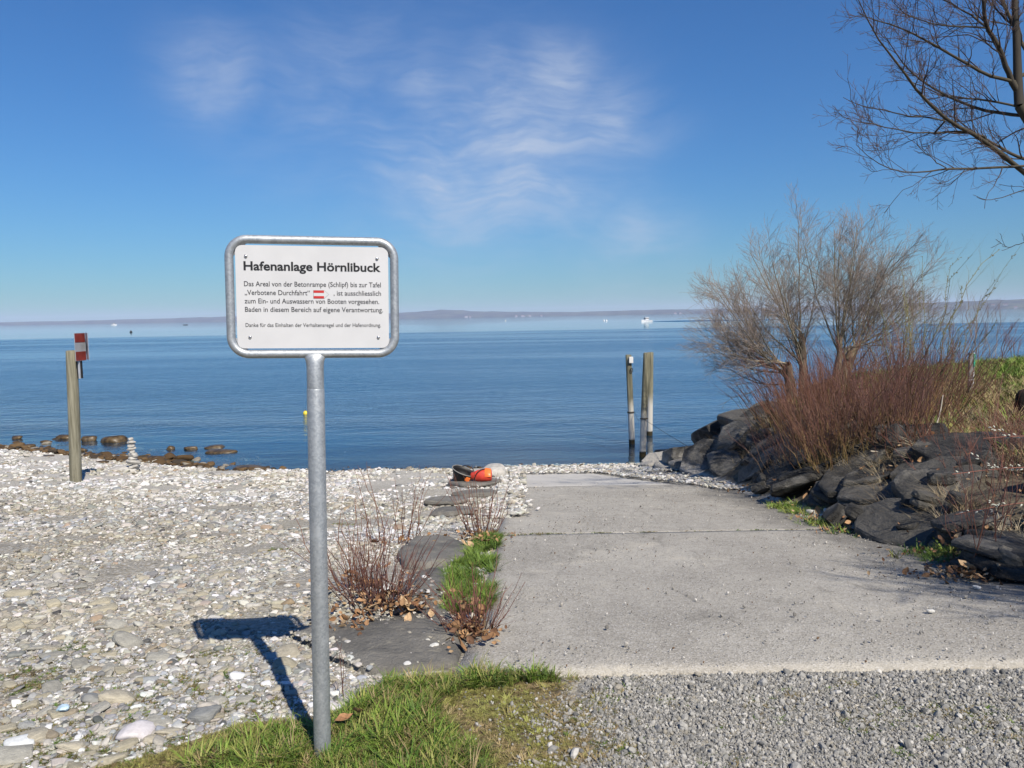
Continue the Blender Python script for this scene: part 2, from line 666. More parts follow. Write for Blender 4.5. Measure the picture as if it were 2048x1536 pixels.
def make_ground_mat():
    m, t = new_mat('ground_soil_and_pebbles')
    geo = t.n('ShaderNodeNewGeometry')
    pos = geo.outputs['Position']
    flat = t.scale(pos, (1, 1, 0.6))
    white = t.attr('white')
    wob = t.math('MULTIPLY', t.math('SUBTRACT', t.noise(pos, 5.0, 5, 0.65), 0.5), 0.55)
    gravel = t.step(t.math('ADD', t.attr('gravel'), wob), 0.4, 0.6)
    soil = t.step(t.math('ADD', t.attr('soil'), wob), 0.4, 0.6)
    bank = t.step(t.math('ADD', t.attr('bank'), wob), 0.35, 0.65)
    wet = t.step(t.math('ADD', t.attr('wet'), t.math('MULTIPLY', wob, 0.5)), 0.3, 0.7)
    dq = t.n('ShaderNodeTexNoise', {'Vector': flat, 'Scale': 9.0, 'Detail': 3.0}).outputs['Color']
    fl = t.n('ShaderNodeVectorMath', {0: flat, 1: t.n('ShaderNodeVectorMath', {0: dq, 1: (.06, .06, .06)}, operation='MULTIPLY').outputs[0]}, operation='ADD').outputs[0]
    vs = t.n('ShaderNodeTexVoronoi', {'Vector': fl, 'Scale': 34.0})
    vb = t.n('ShaderNodeTexVoronoi', {'Vector': fl, 'Scale': 95.0})
    r1 = t.n('ShaderNodeSeparateColor', {0: vs.outputs['Color']}).outputs[0]
    r2 = t.n('ShaderNodeSeparateColor', {0: vb.outputs['Color']}).outputs[0]
    pick = t.step(t.noise(flat, 6.0, 3), 0.42, 0.58)
    stones = t.mix(pick, stone_palette(t, r1, white), stone_palette(t, r2, white))
    gap = t.mix(pick, t.step(vs.outputs['Distance'], 0.35, 0.75), t.step(vb.outputs['Distance'], 0.35, 0.8))
    sand = t.mix(white, (0.26, 0.215, 0.15), (0.50, 0.47, 0.41))
    beach = t.mix(t.math('MULTIPLY', gap, 0.75), stones, sand)
    mud = t.step(t.math('ADD', t.noise(flat, 2.1, 5, 0.6), t.attr('near')), 0.56, 0.72)
    beach = t.mix(t.math('MULTIPLY', mud, 0.75), beach, (0.22, 0.165, 0.10))
    tone = t.noise(flat, 0.8, 4)
    beach = t.mix(t.step(tone, 0.35, 0.7), beach, t.mix(0.45, beach, (0.40, 0.37, 0.29)))
    gcol = t.ramp(r2, [(0, (0.14, 0.14, 0.14)), (0.5, (0.27, 0.27, 0.265)), (1.0, (0.42, 0.41, 0.40))])
    scol = t.mix(t.step(t.noise(pos, 14, 6, 0.7), 0.35, 0.65), (0.13, 0.10, 0.06), (0.25, 0.20, 0.12))
    bcol = t.mix(t.step(t.noise(pos, 5, 6, 0.7), 0.35, 0.65), (0.055, 0.045, 0.035), (0.17, 0.14, 0.09))
    c = t.mix(gravel, beach, gcol)
    c = t.mix(soil, c, scol)
    c = t.mix(bank, c, bcol)
    weed = t.mix(t.step(t.noise(pos, 3.5, 5, 0.65), 0.4, 0.6), (0.035, 0.025, 0.014), (0.10, 0.08, 0.055))
    c = t.mix(wet, c, weed)
    hgt = t.math('ADD', t.math('MULTIPLY', t.math('SUBTRACT', 1.0, vs.outputs['Distance']), 0.7), t.math('MULTIPLY', t.noise(pos, 90, 4), 0.4))
    t.out(principled(t, c, t.mix(wet, (0.9, 0.9, 0.9), (0.35, 0.35, 0.35)), t.bump(hgt, 0.8, 0.02), spec=0.3))
    return m


def make_tint_mat(name, rough=0.85, spec=0.3, grain=60.0, bump=0.35, dist=0.004, var=0.25):
    m, t = new_mat(name)
    col = t.attr('tint', 'INSTANCER', 'Vector')
    co = t.n('ShaderNodeTexCoord').outputs['Object']
    nz = t.noise(co, grain * 0.05, 5, 0.65)
    c = t.mix(t.step(nz, 0.3, 0.75), col, t.n('ShaderNodeHueSaturation', {'Color': col, 'Value': 1 - var}).outputs[0])
    t.out(principled(t, c, rough, t.bump(nz, bump, dist), spec=spec))
    return m


def make_rock_mat():
    m, t = new_mat('slate_boulder')
    geo = t.n('ShaderNodeNewGeometry')
    pos = geo.outputs['Position']
    co = t.n('ShaderNodeTexCoord').outputs['Object']
    rnd = t.n('ShaderNodeObjectInfo').outputs['Random']
    lay = t.n('ShaderNodeMapping', {'Vector': co, 'Rotation': (0.2, 0.3, 0), 'Scale': (2.2, 2.2, 13.0)}).outputs[0]
    strata = t.noise(lay, 1.4, 7, 0.68, 0.6)
    big = t.noise(pos, 2.4, 6, 0.62)
    grit = t.noise(pos, 45, 5, 0.7)
    base = t.mix(t.step(strata, 0.3, 0.72), (0.018, 0.0175, 0.0165), (0.085, 0.081, 0.074))
    base = t.mix(t.math('MULTIPLY', t.step(big, 0.50, 0.62), 0.8), base, (0.19, 0.18, 0.16))
    base = t.mix(t.math('MULTIPLY', t.step(t.noise(pos, 6.5, 5, 0.7), 0.6, 0.72), 0.45), base, (0.15, 0.115, 0.07))
    base = t.mix(t.math('MULTIPLY', t.step(grit, 0.62, 0.75), 0.4), base, (0.32, 0.31, 0.29))
    base = t.mix(t.math('MULTIPLY', t.step(rnd, 0.6, 1.0), 0.35), base, (0.24, 0.225, 0.195))
    # chalky lime crust left by the lake below its summer level
    z = t.n('ShaderNodeSeparateXYZ', {0: pos}).outputs[2]
    lime = t.step(t.math('ADD', z, t.math('MULTIPLY', t.math('SUBTRACT', big, 0.5), 1.1)), -1.0, -1.4)
    base = t.mix(lime, base, t.mix(t.step(grit, 0.35, 0.65), (0.52, 0.50, 0.46), (0.34, 0.32, 0.29)))
    wet = t.step(z, -1.58, -1.66)
    base = t.mix(wet, base, (0.06, 0.045, 0.025))
    h = t.math('ADD', t.math('MULTIPLY', strata, 0.8), t.math('ADD', t.math('MULTIPLY', grit, 0.25), t.math('MULTIPLY', t.noise(pos, 11, 6, 0.7), 0.6)))
    t.out(principled(t, base, 0.72, t.bump(h, 1.0, 0.07), spec=0.35))
    return m


def make_slab_mat():
    m, t = new_mat('flat_grey_slate')
    pos = t.n('ShaderNodeNewGeometry').outputs['Position']
    big = t.noise(pos, 3.2, 6, 0.6)
    grit = t.noise(pos, 70, 5, 0.7)
    c = t.mix(t.step(big, 0.3, 0.7), (0.15, 0.143, 0.128), (0.27, 0.255, 0.225))
    c = t.mix(t.math('MULTIPLY', t.step(t.noise(pos, 9, 5, .7), 0.55, 0.68), 0.6), c, (0.37, 0.34, 0.27))
    c = t.mix(t.math('MULTIPLY', t.step(grit, 0.6, 0.72), 0.45), c, (0.42, 0.41, 0.38))
    t.out(principled(t, c, 0.8, t.bump(t.math('ADD', t.math('MULTIPLY', t.noise(pos, 8, 7, 0.7), 0.8), t.math('MULTIPLY', grit, 0.3)), 1.0, 0.045), spec=0.3))
    return m


def make_concrete(name, a, b, pale, smooth=False):
    m, t = new_mat(name)
    pos = t.n('ShaderNodeNewGeometry').outputs['Position']
    big = t.noise(pos, 0.9, 5, 0.6)
    mid = t.noise(pos, 7.0, 6, 0.65)
    ag = t.n('ShaderNodeTexVoronoi', {'Vector': pos, 'Scale': 120.0})
    ar = t.n('ShaderNodeSeparateColor', {0: ag.outputs['Color']}).outputs[0]
    c = t.mix(t.step(t.math('ADD', t.math('MULTIPLY', big, 0.6), t.math('MULTIPLY', mid, 0.4)), 0.36, 0.64), a, b)
    c = t.mix(t.math('MULTIPLY', t.step(t.noise(pos, 1.7, 4, 0.55, 0.8), 0.56, 0.72), 0.6), c, pale)
    speck = t.math('MULTIPLY', t.step(ar, 0.80, 0.90), 0.1 if smooth else 0.6)
    c = t.mix(speck, c, (0.62, 0.60, 0.57))
    pits = t.math('MULTIPLY', t.step(t.math('MULTIPLY', ar, -1.0), -0.18, -0.08), 0.2 if smooth else 0.5)
    c = t.mix(pits, c, (0.16, 0.15, 0.135))
    c = t.mix(t.math('MULTIPLY', t.step(t.noise(pos, 26, 5, 0.75), 0.52, 0.66), 0.1 if smooth else 0.40), c, (0.21, 0.198, 0.175))
    st = t.math('MULTIPLY', t.step(t.noise(t.scale(pos, (1.0, 0.35, 1)), 3.0, 6, 0.7, 1.2), 0.55, 0.70), 0.1 if smooth else 0.5)
    c = t.mix(st, c, (0.19, 0.178, 0.155))
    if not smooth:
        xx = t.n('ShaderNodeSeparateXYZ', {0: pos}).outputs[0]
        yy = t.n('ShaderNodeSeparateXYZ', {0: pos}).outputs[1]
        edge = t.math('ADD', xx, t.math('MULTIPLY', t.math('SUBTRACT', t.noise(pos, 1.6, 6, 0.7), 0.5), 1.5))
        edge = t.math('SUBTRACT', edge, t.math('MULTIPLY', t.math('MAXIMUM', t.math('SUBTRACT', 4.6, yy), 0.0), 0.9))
        c = t.mix(t.math('MULTIPLY', t.step(edge, 2.35, 3.15), 0.62), c, (0.125, 0.118, 0.105))  # dirt and tree shade painted into the colour along the ramp's right side
        c = t.mix(t.math('MULTIPLY', t.step(t.math('ADD', yy, t.math('MULTIPLY', big, 0.6)), 3.95, 3.6), 0.2), c, (0.66, 0.61, 0.52))
    h = t.math('ADD', t.math('MULTIPLY', ag.outputs['Distance'], 0.35), t.math('MULTIPLY', t.noise(pos, 55, 5, .7), 0.7))
    t.out(principled(t, c, 0.88, t.bump(h, 0.25 if smooth else 0.75, 0.012), spec=0.3))
    return m


def make_water_mat():
    m, t = new_mat('lake_water')
    pos = t.n('ShaderNodeNewGeometry').outputs['Position']
    s3 = t.n('ShaderNodeSeparateXYZ', {0: pos})
    y = s3.outputs[1]
    depth = t.attr('depth')
    edge = t.math('MULTIPLY', t.math('SUBTRACT', t.noise(t.scale(pos, (0.006, 0.03, 1)), 1.0, 4, 0.55), 0.5), 60.0)
    far = t.math('ADD', y, edge)
    calm_far = t.step(far, 168.0, 186.0)
    calm_near = t.step(t.math('ADD', y, t.math('MULTIPLY', t.noise(t.scale(pos, (0.08, 0.3, 1)), 1.0, 3), 10.0)), 36.0, 22.0)
    a = t.noise(t.scale(pos, (0.85, 1.5, 1)), 1.0, 5, 0.65, 0.5)
    b = t.noise(t.scale(pos, (2.6, 4.6, 1)), 1.0, 4, 0.6, 0.3)
    c = t.noise(t.scale(pos, (0.10, 0.42, 1)), 1.0, 3, 0.5)
    h = t.math('ADD', t.math('MULTIPLY', a, 0.55), t.math('MULTIPLY', b, 0.22))
    amp = t.math('SUBTRACT', 1.0, t.math('MAXIMUM', t.math('MULTIPLY', calm_near, 0.78), t.math('MULTIPLY', calm_far, 0.90)))
    gust = t.math('ADD', 0.40, t.math('MULTIPLY', t.step(t.noise(t.scale(pos, (0.014, 0.075, 1)), 1.0, 4, 0.6), 0.36, 0.62), 0.85))
    h = t.math('MULTIPLY', h, t.math('MULTIPLY', amp, gust))
    h = t.math('ADD', h, t.math('MULTIPLY', c, t.math('MULTIPLY', 0.22, t.math('SUBTRACT', 1.0, calm_far))))
    nrm = t.bump(h, 0.75, 0.30)
    rough = t.n('ShaderNodeMix', {0: calm_far, 2: 0.09, 3: 0.03}).outputs[0]
    rough = t.math('SUBTRACT', rough, t.math('MULTIPLY', calm_near, 0.05))
    fres = t.n('ShaderNodeFresnel', {'IOR': 1.333, 'Normal': nrm}).outputs[0]
    gl = t.n('ShaderNodeBsdfGlossy', {'Color': (0.93, 0.98, 1.0), 'Roughness': rough, 'Normal': nrm}).outputs[0]
    deep = t.n('ShaderNodeBsdfDiffuse', {'Color': (0.006, 0.078, 0.185)}).outputs[0]
    shallow = t.n('ShaderNodeBsdfTransparent', {'Color': (0.70, 0.82, 0.86)}).outputs[0]
    op = t.math('SUBTRACT', 1.0, t.math('EXPONENT', t.math('MULTIPLY', t.math('MAXIMUM', depth, 0.0), -1.1)))
    body = t.n('ShaderNodeMixShader', {0: op, 1: shallow, 2: deep}).outputs[0]
    t.out(t.n('ShaderNodeMixShader', {0: fres, 1: body, 2: gl}).outputs[0])
    return m


def make_hill_mat():
    m, t = new_mat('wooded_far_hills')
    pos = t.n('ShaderNodeNewGeometry').outputs['Position']
    c = t.mix(t.step(t.noise(t.scale(pos, (1, 1, 3)), 0.006, 5, 0.6), 0.4, 0.65), (0.030, 0.038, 0.030), (0.12, 0.13, 0.07))
    t.out(principled(t, c, 0.95, spec=0.1))
    return m


def make_galv():
    m, t = new_mat('galvanised_steel')
    co = t.n('ShaderNodeTexCoord').outputs['Object']
    sp = t.n('ShaderNodeTexVoronoi', {'Vector': co, 'Scale': 150.0})
    r = t.n('ShaderNodeSeparateColor', {0: sp.outputs['Color']}).outputs[0]
    cl = t.noise(co, 18, 6, 0.65)
    c = t.mix(r, (0.40, 0.43, 0.46), (0.56, 0.59, 0.61))
    c = t.mix(t.math('MULTIPLY', t.step(cl, 0.5, 0.68), 0.55), c, (0.68, 0.70, 0.71))
    c = t.mix(t.math('MULTIPLY', t.step(t.noise(co, 60, 4, .6), 0.66, 0.74), 0.6), c, (0.78, 0.79, 0.79))
    c = t.mix(t.math('MULTIPLY', t.step(t.noise(t.scale(co, (1, 1, .3)), 42, 4, .6), 0.72, 0.78), 0.5), c, (0.20, 0.20, 0.20))
    rg = t.math('ADD', 0.38, t.math('MULTIPLY', cl, 0.25))
    t.out(principled(t, c, rg, t.bump(cl, 0.25, 0.002), metallic=0.62, spec=0.5))
    return m


def make_pile_mat():
    m, t = new_mat('weathered_pile_wood')
    pos = t.n('ShaderNodeNewGeometry').outputs['Position']
    z = t.n('ShaderNodeSeparateXYZ', {0: pos}).outputs[2]
    grain = t.noise(t.scale(pos, (22, 22, 1.2)), 1.0, 5, 0.65)
    blot = t.noise(t.scale(pos, (5, 5, 1.6)), 1.0, 5, 0.65)
    c = t.mix(t.step(grain, 0.35, 0.68), (0.12, 0.115, 0.08), (0.30, 0.285, 0.20))
    c = t.mix(t.math('MULTIPLY', t.step(blot, 0.6, 0.74), 0.8), c, (0.055, 0.05, 0.035))
    lime = t.step(t.math('ADD', z, t.math('MULTIPLY', blot, 0.5)), -0.22, -0.72)
    c = t.mix(t.math('MULTIPLY', lime, 0.9), c, (0.66, 0.64, 0.59))
    c = t.mix(t.step(z, -1.55, -1.60), c, (0.045, 0.035, 0.015))
    t.out(principled(t, c, 0.85, t.bump(grain, 0.7, 0.01), spec=0.3))
    return m


def make_post_mat():
    m, t = new_mat('weathered_round_post')
    co = t.n('ShaderNodeTexCoord').outputs['Object']
    grain = t.noise(t.scale(co, (22, 22, 1.2)), 1.0, 5, 0.65)
    blot = t.noise(t.scale(co, (7, 7, 1.8)), 1.0, 5, 0.65)
    c = t.mix(t.step(grain, 0.35, 0.68), (0.17, 0.16, 0.11), (0.34, 0.32, 0.24))
    c = t.mix(t.math('MULTIPLY', t.step(blot, 0.6, 0.76), 0.75), c, (0.07, 0.06, 0.045))
    t.out(principled(t, c, 0.85, t.bump(grain, 0.7, 0.01), spec=0.3))
    return m


def make_twig_mat(name, base, tipc, rough=0.6, mid=None):
    m, t = new_mat(name)
    tip = t.attr('tip')
    pos = t.n('ShaderNodeNewGeometry').outputs['Position']
    nz = t.noise(pos, 2.5, 4)
    stops = [(0.0, base), (1.0, tipc)] if mid is None else [(0.08, base), (0.62, mid), (1.0, tipc)]
    c = t.ramp(t.math('ADD', tip, t.math('MULTIPLY', t.math('SUBTRACT', nz, 0.5), 0.5)), stops)
    rnd = t.n('ShaderNodeObjectInfo').outputs['Random']
    c = t.n('ShaderNodeHueSaturation', {'Color': c, 'Hue': t.math('ADD', 0.49, t.math('MULTIPLY', rnd, 0.025)), 'Saturation': t.math('ADD', 0.75, t.math('MULTIPLY', rnd, 0.3)), 'Value': t.math('ADD', 0.8, t.math('MULTIPLY', rnd, 0.5))}).outputs[0]
    c = t.mix(t.step(t.noise(t.scale(pos, (9, 9, 3)), 1.0, 4), 0.45, 0.75), c, t.n('ShaderNodeHueSaturation', {'Color': c, 'Value': 0.6}).outputs[0])
    t.out(principled(t, c, rough, spec=0.3))
    return m


M_GROUND = make_ground_mat()
M_PEB = make_tint_mat('beach_pebble', 0.82, 0.3)
M_CHIP = make_tint_mat('crushed_gravel', 0.9, 0.2)
M_BLADE = make_tint_mat('grass_blade', 0.6, 0.25, bump=0.0, var=0.2)
M_LEAF = make_tint_mat('dry_leaf', 0.75, 0.2, bump=0.2, var=0.35)
M_ROCK = make_rock_mat()
M_SLAB = make_slab_mat()
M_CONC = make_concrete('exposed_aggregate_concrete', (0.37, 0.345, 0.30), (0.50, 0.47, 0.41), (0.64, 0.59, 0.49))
M_CONC2 = make_concrete('pale_smooth_concrete', (0.52, 0.50, 0.465), (0.62, 0.60, 0.56), (0.68, 0.66, 0.61), True)
M_WATER = make_water_mat()
M_HILL = make_hill_mat()
M_GALV = make_galv()
M_PILE = make_pile_mat()
M_POST = make_post_mat()
M_PLATE = simple_mat('white_sign_enamel', (0.69, 0.69, 0.70), 0.32, var=0.035, scale=7, spec=0.5)
M_INK = simple_mat('black_print', (0.012, 0.012, 0.013), 0.5, var=0.05)
M_INK2 = simple_mat('grey_print', (0.055, 0.055, 0.06), 0.5, var=0.05)
M_RED = simple_mat('red_print', (0.62, 0.035, 0.03), 0.45, var=0.08)
M_WHITE = simple_mat('white_paint', (0.78, 0.78, 0.77), 0.45, var=0.04)
M_BOLT = simple_mat('stainless_steel', (0.60, 0.60, 0.60), 0.22, metallic=1.0, var=0.05)
M_DARK = simple_mat('dark_iron', (0.03, 0.03, 0.032), 0.55, metallic=0.3, var=0.2)
M_FADED_RED = simple_mat('faded_red_paint', (0.24, 0.035, 0.028), 0.6, var=0.25, scale=6)
M_FADED_WHITE = simple_mat('weathered_white_paint', (0.38, 0.40, 0.45), 0.6, var=0.12, scale=8)
M_SHORE = simple_mat('pale_driftstone', (0.50, 0.48, 0.44), 0.85, var=0.22, scale=9, bump=0.4)
M_WEED = simple_mat('weed_covered_rock', (0.085, 0.055, 0.022), 0.45, var=0.6, scale=9, bump=0.6)
M_STONE = None

# ================================================================== ground: one sheet
def axis(lo, hi, step, far_lo, far_hi, g=1.35):
    a = list(np.arange(lo, hi + 1e-6, step))
    s, v = step, hi
    while v < far_hi:
        s *= g
        v += s
        a.append(v)
    s, v, b = step, lo, []
    while v > far_lo:
        s *= g
        v -= s
        b.append(v)
    return np.array(b[::-1] + a)


def grid_mesh(xs, ys, zf):
    X, Y = np.meshgrid(xs, ys)
    X, Y = X.ravel(), Y.ravel()
    Z = zf(X, Y)
    nx, ny = len(xs), len(ys)
    i = (np.arange(ny - 1)[:, None] * nx + np.arange(nx - 1)[None]).ravel()
    q = np.stack([i, i + 1, i + nx + 1, i + nx], 1)
    return np.stack([X, Y, Z], 1), q


def soil_edge(x):            # the grass verge lies nearer than this line
    return np.interp(x, [-4, -1.9, -1.51, -1.35, -1.11, -0.9, -0.7, -0.61, -0.53, -0.24, 0.0, 0.6], [2.1, 2.45, 2.66, 2.73, 2.95, 2.98, 3.09, 3.26, 3.36, 3.45, 3.37, 3.36])


xs = axis(-13.0, 9.0, 0.085, -2500, 2500)
ys = axis(2.0, 18.5, 0.085, -2500, 400)
GV, GQ = grid_mesh(xs, ys, ground_z)
gx, gy = GV[:, 0], GV[:, 1]
bk, _, _ = bank_in(gx, gy)
a_gravel = sstep(gx, 0.02, 0.5) * (1 - sstep(gy, 3.3, 3.45))
a_soil = sstep(soil_edge(gx) - gy, -0.14, 0.14) * (1 - sstep(gx, 0.0, 0.4))
a_bank = sstep(bk, 0.0, 0.35) * sstep(gy, 3.3, 4.2)
under = shore_y(gx) - gy
a_wet = np.maximum(sstep(-under, -0.25, 0.15), 0) * (GV[:, 2] < -1.5)
a_white = sstep(gy, 9.5, 15.5) * 0.9 + 0.25 * sstep(gx, -3.0, -0.8) * sstep(gy, 3.0, 5.0) * (1 - sstep(gy, 9.5, 15.5))
a_near = 0.12 * (1 - sstep(gy, 2.6, 4.4)) - 0.12 * sstep(gy, 7, 12)
gme = mesh_np('ground', GV, GQ, M_GROUND, True, {'gravel': a_gravel, 'soil': a_soil, 'bank': a_bank, 'wet': a_wet, 'white': a_white, 'near': a_near})
ground = obj('ground', gme)
tag(ground, kind='structure')

# ------------------------------------------------------------------ lake
wx = axis(-16.0, 12.0, 0.4, -26000, 26000, 1.3)
wy = axis(14.0, 30.0, 0.4, 13.9, 30000, 1.25)
WV, WQ = grid_mesh(wx, wy, lambda x, y: np.full(len(x), WATER))
dep = WATER - ground_z(WV[:, 0], np.minimum(WV[:, 1], 300), False)
lake = obj('lake_water', mesh_np('lake_water', WV, WQ, M_WATER, True, {'depth': dep}))
tag(lake, kind='structure')

# ------------------------------------------------------------------ far shore
def ridge(name, az0, az1, dist, hfun, depth, n=160):
    az = np.linspace(az0, az1, n)
    rows = []
    for k, (f_, hk) in enumerate(((0.0, 0.0), (0.12, 0.22), (0.35, 0.55), (0.65, 0.88), (1.0, 1.0), (1.4, 0.7), (2.0, 0.0))):
        r = dist(az) + f_ * depth
        hh = hfun(az) * hk * (1 + 0.12 * (vnoise(az * 260, az * 0 + k, 3) - 0.5) * (0 < hk))
        rows.append(np.stack([r * np.sin(az), r * np.cos(az), hh - 3.0 * (hk == 0) + WATER * (hk == 0)], 1))
    V = np.concatenate(rows)
    m_ = len(rows)
    i = (np.arange(m_ - 1)[:, None] * n + np.arange(n - 1)[None]).ravel()
    o = obj(name, mesh_np(name, V, np.stack([i, i + 1, i + n + 1, i + n], 1), M_HILL, True))
    return tag(o, kind='structure')


def px_az(px):
    return np.arctan2(np.asarray(px, float) - 1024, 1547)


SH_D = lambda az: np.interp(az, px_az([-300, 300, 800, 1100, 1500, 2000, 2400]), [13500, 12500, 10800, 10600, 9000, 7600, 7000])
HPX = ([-300, 0, 200, 420, 600, 780, 830, 880, 905, 950, 1010, 1070, 1150, 1230, 1330, 1420, 1500, 1700, 1880, 1960, 2050, 2300],
       [4, 5, 6, 9, 11, 11, 13, 17, 17, 12, 11, 9, 7, 8, 9, 8, 9, 11, 13, 15, 16, 17])
SH_H = lambda az: np.interp(az, px_az(HPX[0]), HPX[1]) / 1547 * SH_D(az) * 1.05 + 6 * fbm(az * 60, az * 0, 8)
ridge('far_hills', float(px_az(-500)), float(px_az(2500)), SH_D, SH_H, 1500)


# ------------------------------------------------------------------ boat ramp: concrete slabs side by side
ramp = empty('boat_ramp', (0, 0, 0))
tag(ramp, kind='structure')


def slab_piece(name, y0, y1, xl, xr, mat, lift=0.02, thick=0.18, nx=44):
    ny = max(6, int((y1 - y0) / 0.1))
    ys_ = np.linspace(y0, y1, ny)
    u = np.linspace(0, 1, nx)
    V = []
    for y in ys_:
        a, b = xl(y), xr(y)
        x = a + (b - a) * u
        z = beach_z(x * 0 + 0.5, np.full(nx, y)) + lift + 0.010 * (fbm(x * 2, np.full(nx, y * 2), 4) - 0.5)
        edge = np.minimum(np.minimum(u, 1 - u) * (b - a), min(y - y0, y1 - y))
        z = z - 0.004 * (1 - sstep(edge, 0, 0.02))
        V.append(np.stack([x, np.full(nx, y), z], 1))
    V = np.concatenate(V)
    i = (np.arange(ny - 1)[:, None] * nx + np.arange(nx - 1)[None]).ravel()
    q = np.stack([i, i + 1, i + nx + 1, i + nx], 1)
    # skirt
    rim = list(range(nx)) + [k * nx + nx - 1 for k in range(1, ny)] + [(ny - 1) * nx + k for k in range(nx - 2, -1, -1)] + [k * nx for k in range(ny - 2, 0, -1)]
    n0 = len(V)
    low = V[rim].copy()
    low[:, 2] -= thick
    V = np.concatenate([V, low])
    sk = np.array([(rim[(k + 1) % len(rim)], rim[k], n0 + k, n0 + (k + 1) % len(rim)) for k in range(len(rim))])
    return obj(name, mesh_np(name, V, np.concatenate([q, sk]), mat, True), ramp)


RL = lambda y: float(np.interp(y, [3.3, 3.7, 4.6, 5.8, 7.3, 10, 15.2], [-0.30, -0.24, -0.17, -0.19, -0.15, -0.12, -0.09]) + 0.05 * (vnoise(y * 2.3, 1, 3) - 0.5))
RR = lambda y: float(np.interp(y, [3.3, 4.2, 5.2, 7, 9, 12, 15.2], [4.6, 3.9, 3.45, 3.25, 3.35, 3.2, 2.4]))
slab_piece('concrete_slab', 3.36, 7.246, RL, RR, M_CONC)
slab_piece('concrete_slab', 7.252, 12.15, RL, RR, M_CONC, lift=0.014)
slab_piece('concrete_slab', 12.156, 15.6, lambda y: -0.06, lambda y: float(np.interp(y, [12.1, 13.5, 15.6], [2.6, 1.9, 1.2])), M_CONC2, lift=0.009)

# ------------------------------------------------------------------ the sign
SGN = at_z(645, 1515, 0.0)
sign = empty('information_sign', (SGN.x, SGN.y, -0.03))
tag(sign, 'white notice board in a grey galvanised tube frame on a steel pole', 'sign')
YAW = math.radians(10.0)
sign.rotation_euler = Euler((0, math.radians(1.15), 0)).to_matrix().to_4x4().to_euler()
FW, FH, FR, TR = 0.556, 0.392, 0.060, 0.0148       # outer centre-line size of the frame
POLE_R = 0.0305
ZB = 1.512                                           # bottom tube centre
ZC = ZB + FH / 2


def rot_y(V):                                        # turn about the pole axis
    c, s = math.cos(YAW), math.sin(YAW)
    V = np.asarray(V, float)
    return np.stack([V[..., 0] * c - V[..., 1] * s, V[..., 0] * s + V[..., 1] * c, V[..., 2]], -1)


V, Fq = lathe([(POLE_R * 0.99, -0.25), (POLE_R, 0.0), (POLE_R, 0.7), (POLE_R, 1.387), (POLE_R * 0.985, 1.389), (POLE_R * 0.6, 1.3895)], 32)
obj('lower_pole', mesh_np('lower_pole', V, Fq, M_GALV), sign)
V, Fq = lathe([(POLE_R * 0.90, 1.34), (POLE_R * 0.955, 1.388), (POLE_R * 0.955, 1.393), (POLE_R * 0.965, 1.47), (POLE_R * 1.05, 1.488), (POLE_R * 1.22, 1.500), (POLE_R * 1.1, 1.515), (POLE_R * 0.5, 1.518)], 32)
V[:, 1] *= np.interp(V[:, 2], [1.47, 1.515], [1.0, 0.45])
obj('upper_sleeve', mesh_np('upper_sleeve', rot_y(V), Fq, M_GALV), sign)


def rounded_rect(w, h, r, seg=10):
    pts = []
    for cx, cz, a0 in ((w / 2 - r, h / 2 - r, 0), (-w / 2 + r, h / 2 - r, 90), (-w / 2 + r, -h / 2 + r, 180), (w / 2 - r, -h / 2 + r, 270)):
        for k in range(seg + 1):
            a = math.radians(a0 + 90 * k / seg)
            pts.append((cx + r * math.cos(a), cz + r * math.sin(a)))
    return np.array(pts)


rr = rounded_rect(FW, FH, FR)
sides = 16
cen = np.concatenate([rr, rr[:1]])
n_ = len(rr)
V = []
for k in range(n_):
    p, q0, q1 = rr[k], rr[k - 1], rr[(k + 1) % n_]
    tdir = (q1 - q0) / np.linalg.norm(q1 - q0)
    nrm2 = np.array([tdir[1], -tdir[0]])
    for j in range(sides):
        a = 2 * math.pi * j / sides
        o2 = p + nrm2 * TR * math.cos(a)
        V.append((o2[0], TR * math.sin(a), ZC + o2[1]))
Fq = []
for k in range(n_):
    for j in range(sides):
        k2, j2 = (k + 1) % n_, (j + 1) % sides
        Fq.append((k * sides + j, k2 * sides + j, k2 * sides + j2, k * sides + j2))
frame = obj('frame', mesh_np('frame', rot_y(np.array(V)), np.array(Fq), M_GALV), sign)
for cx, cz in ((-1, 1), (1, 1), (-1, -1), (1, -1)):
    bm = bmesh.new()
    add_box(bm, (cx * (FW / 2 - 0.030), 0.004, ZC + cz * (FH / 2 - 0.030)), (0.075, 0.004, 0.016), (0, cx * cz * math.radians(-45) * -1, 0), 0.001)
    o = bm_obj('clip', bm, M_GALV, frame)
    o.rotation_euler.z = YAW

PW, PH, PRR, PY = 0.514, 0.352, 0.024, -0.006
pr = rounded_rect(PW, PH, PRR, 8)
bm = bmesh.new()
f0 = bm.faces.new([bm.verts.new((x, PY, ZC + z)) for x, z in pr])
bm.normal_update()
if f0.normal.y > 0:
    f0.normal_flip()
ex = bmesh.ops.extrude_face_region(bm, geom=[f0])
bmesh.ops.translate(bm, vec=(0, 0.003, 0), verts=[v for v in ex['geom'] if isinstance(v, bmesh.types.BMVert)])
bmesh.ops.recalc_face_normals(bm, faces=bm.faces)
plate = bm_obj('plate', bm, M_PLATE, sign)
plate.rotation_euler.z = YAW


def pu(u):
    return -PW / 2 + u * PW


def pv(v):
    return ZC + PH / 2 - v * PH


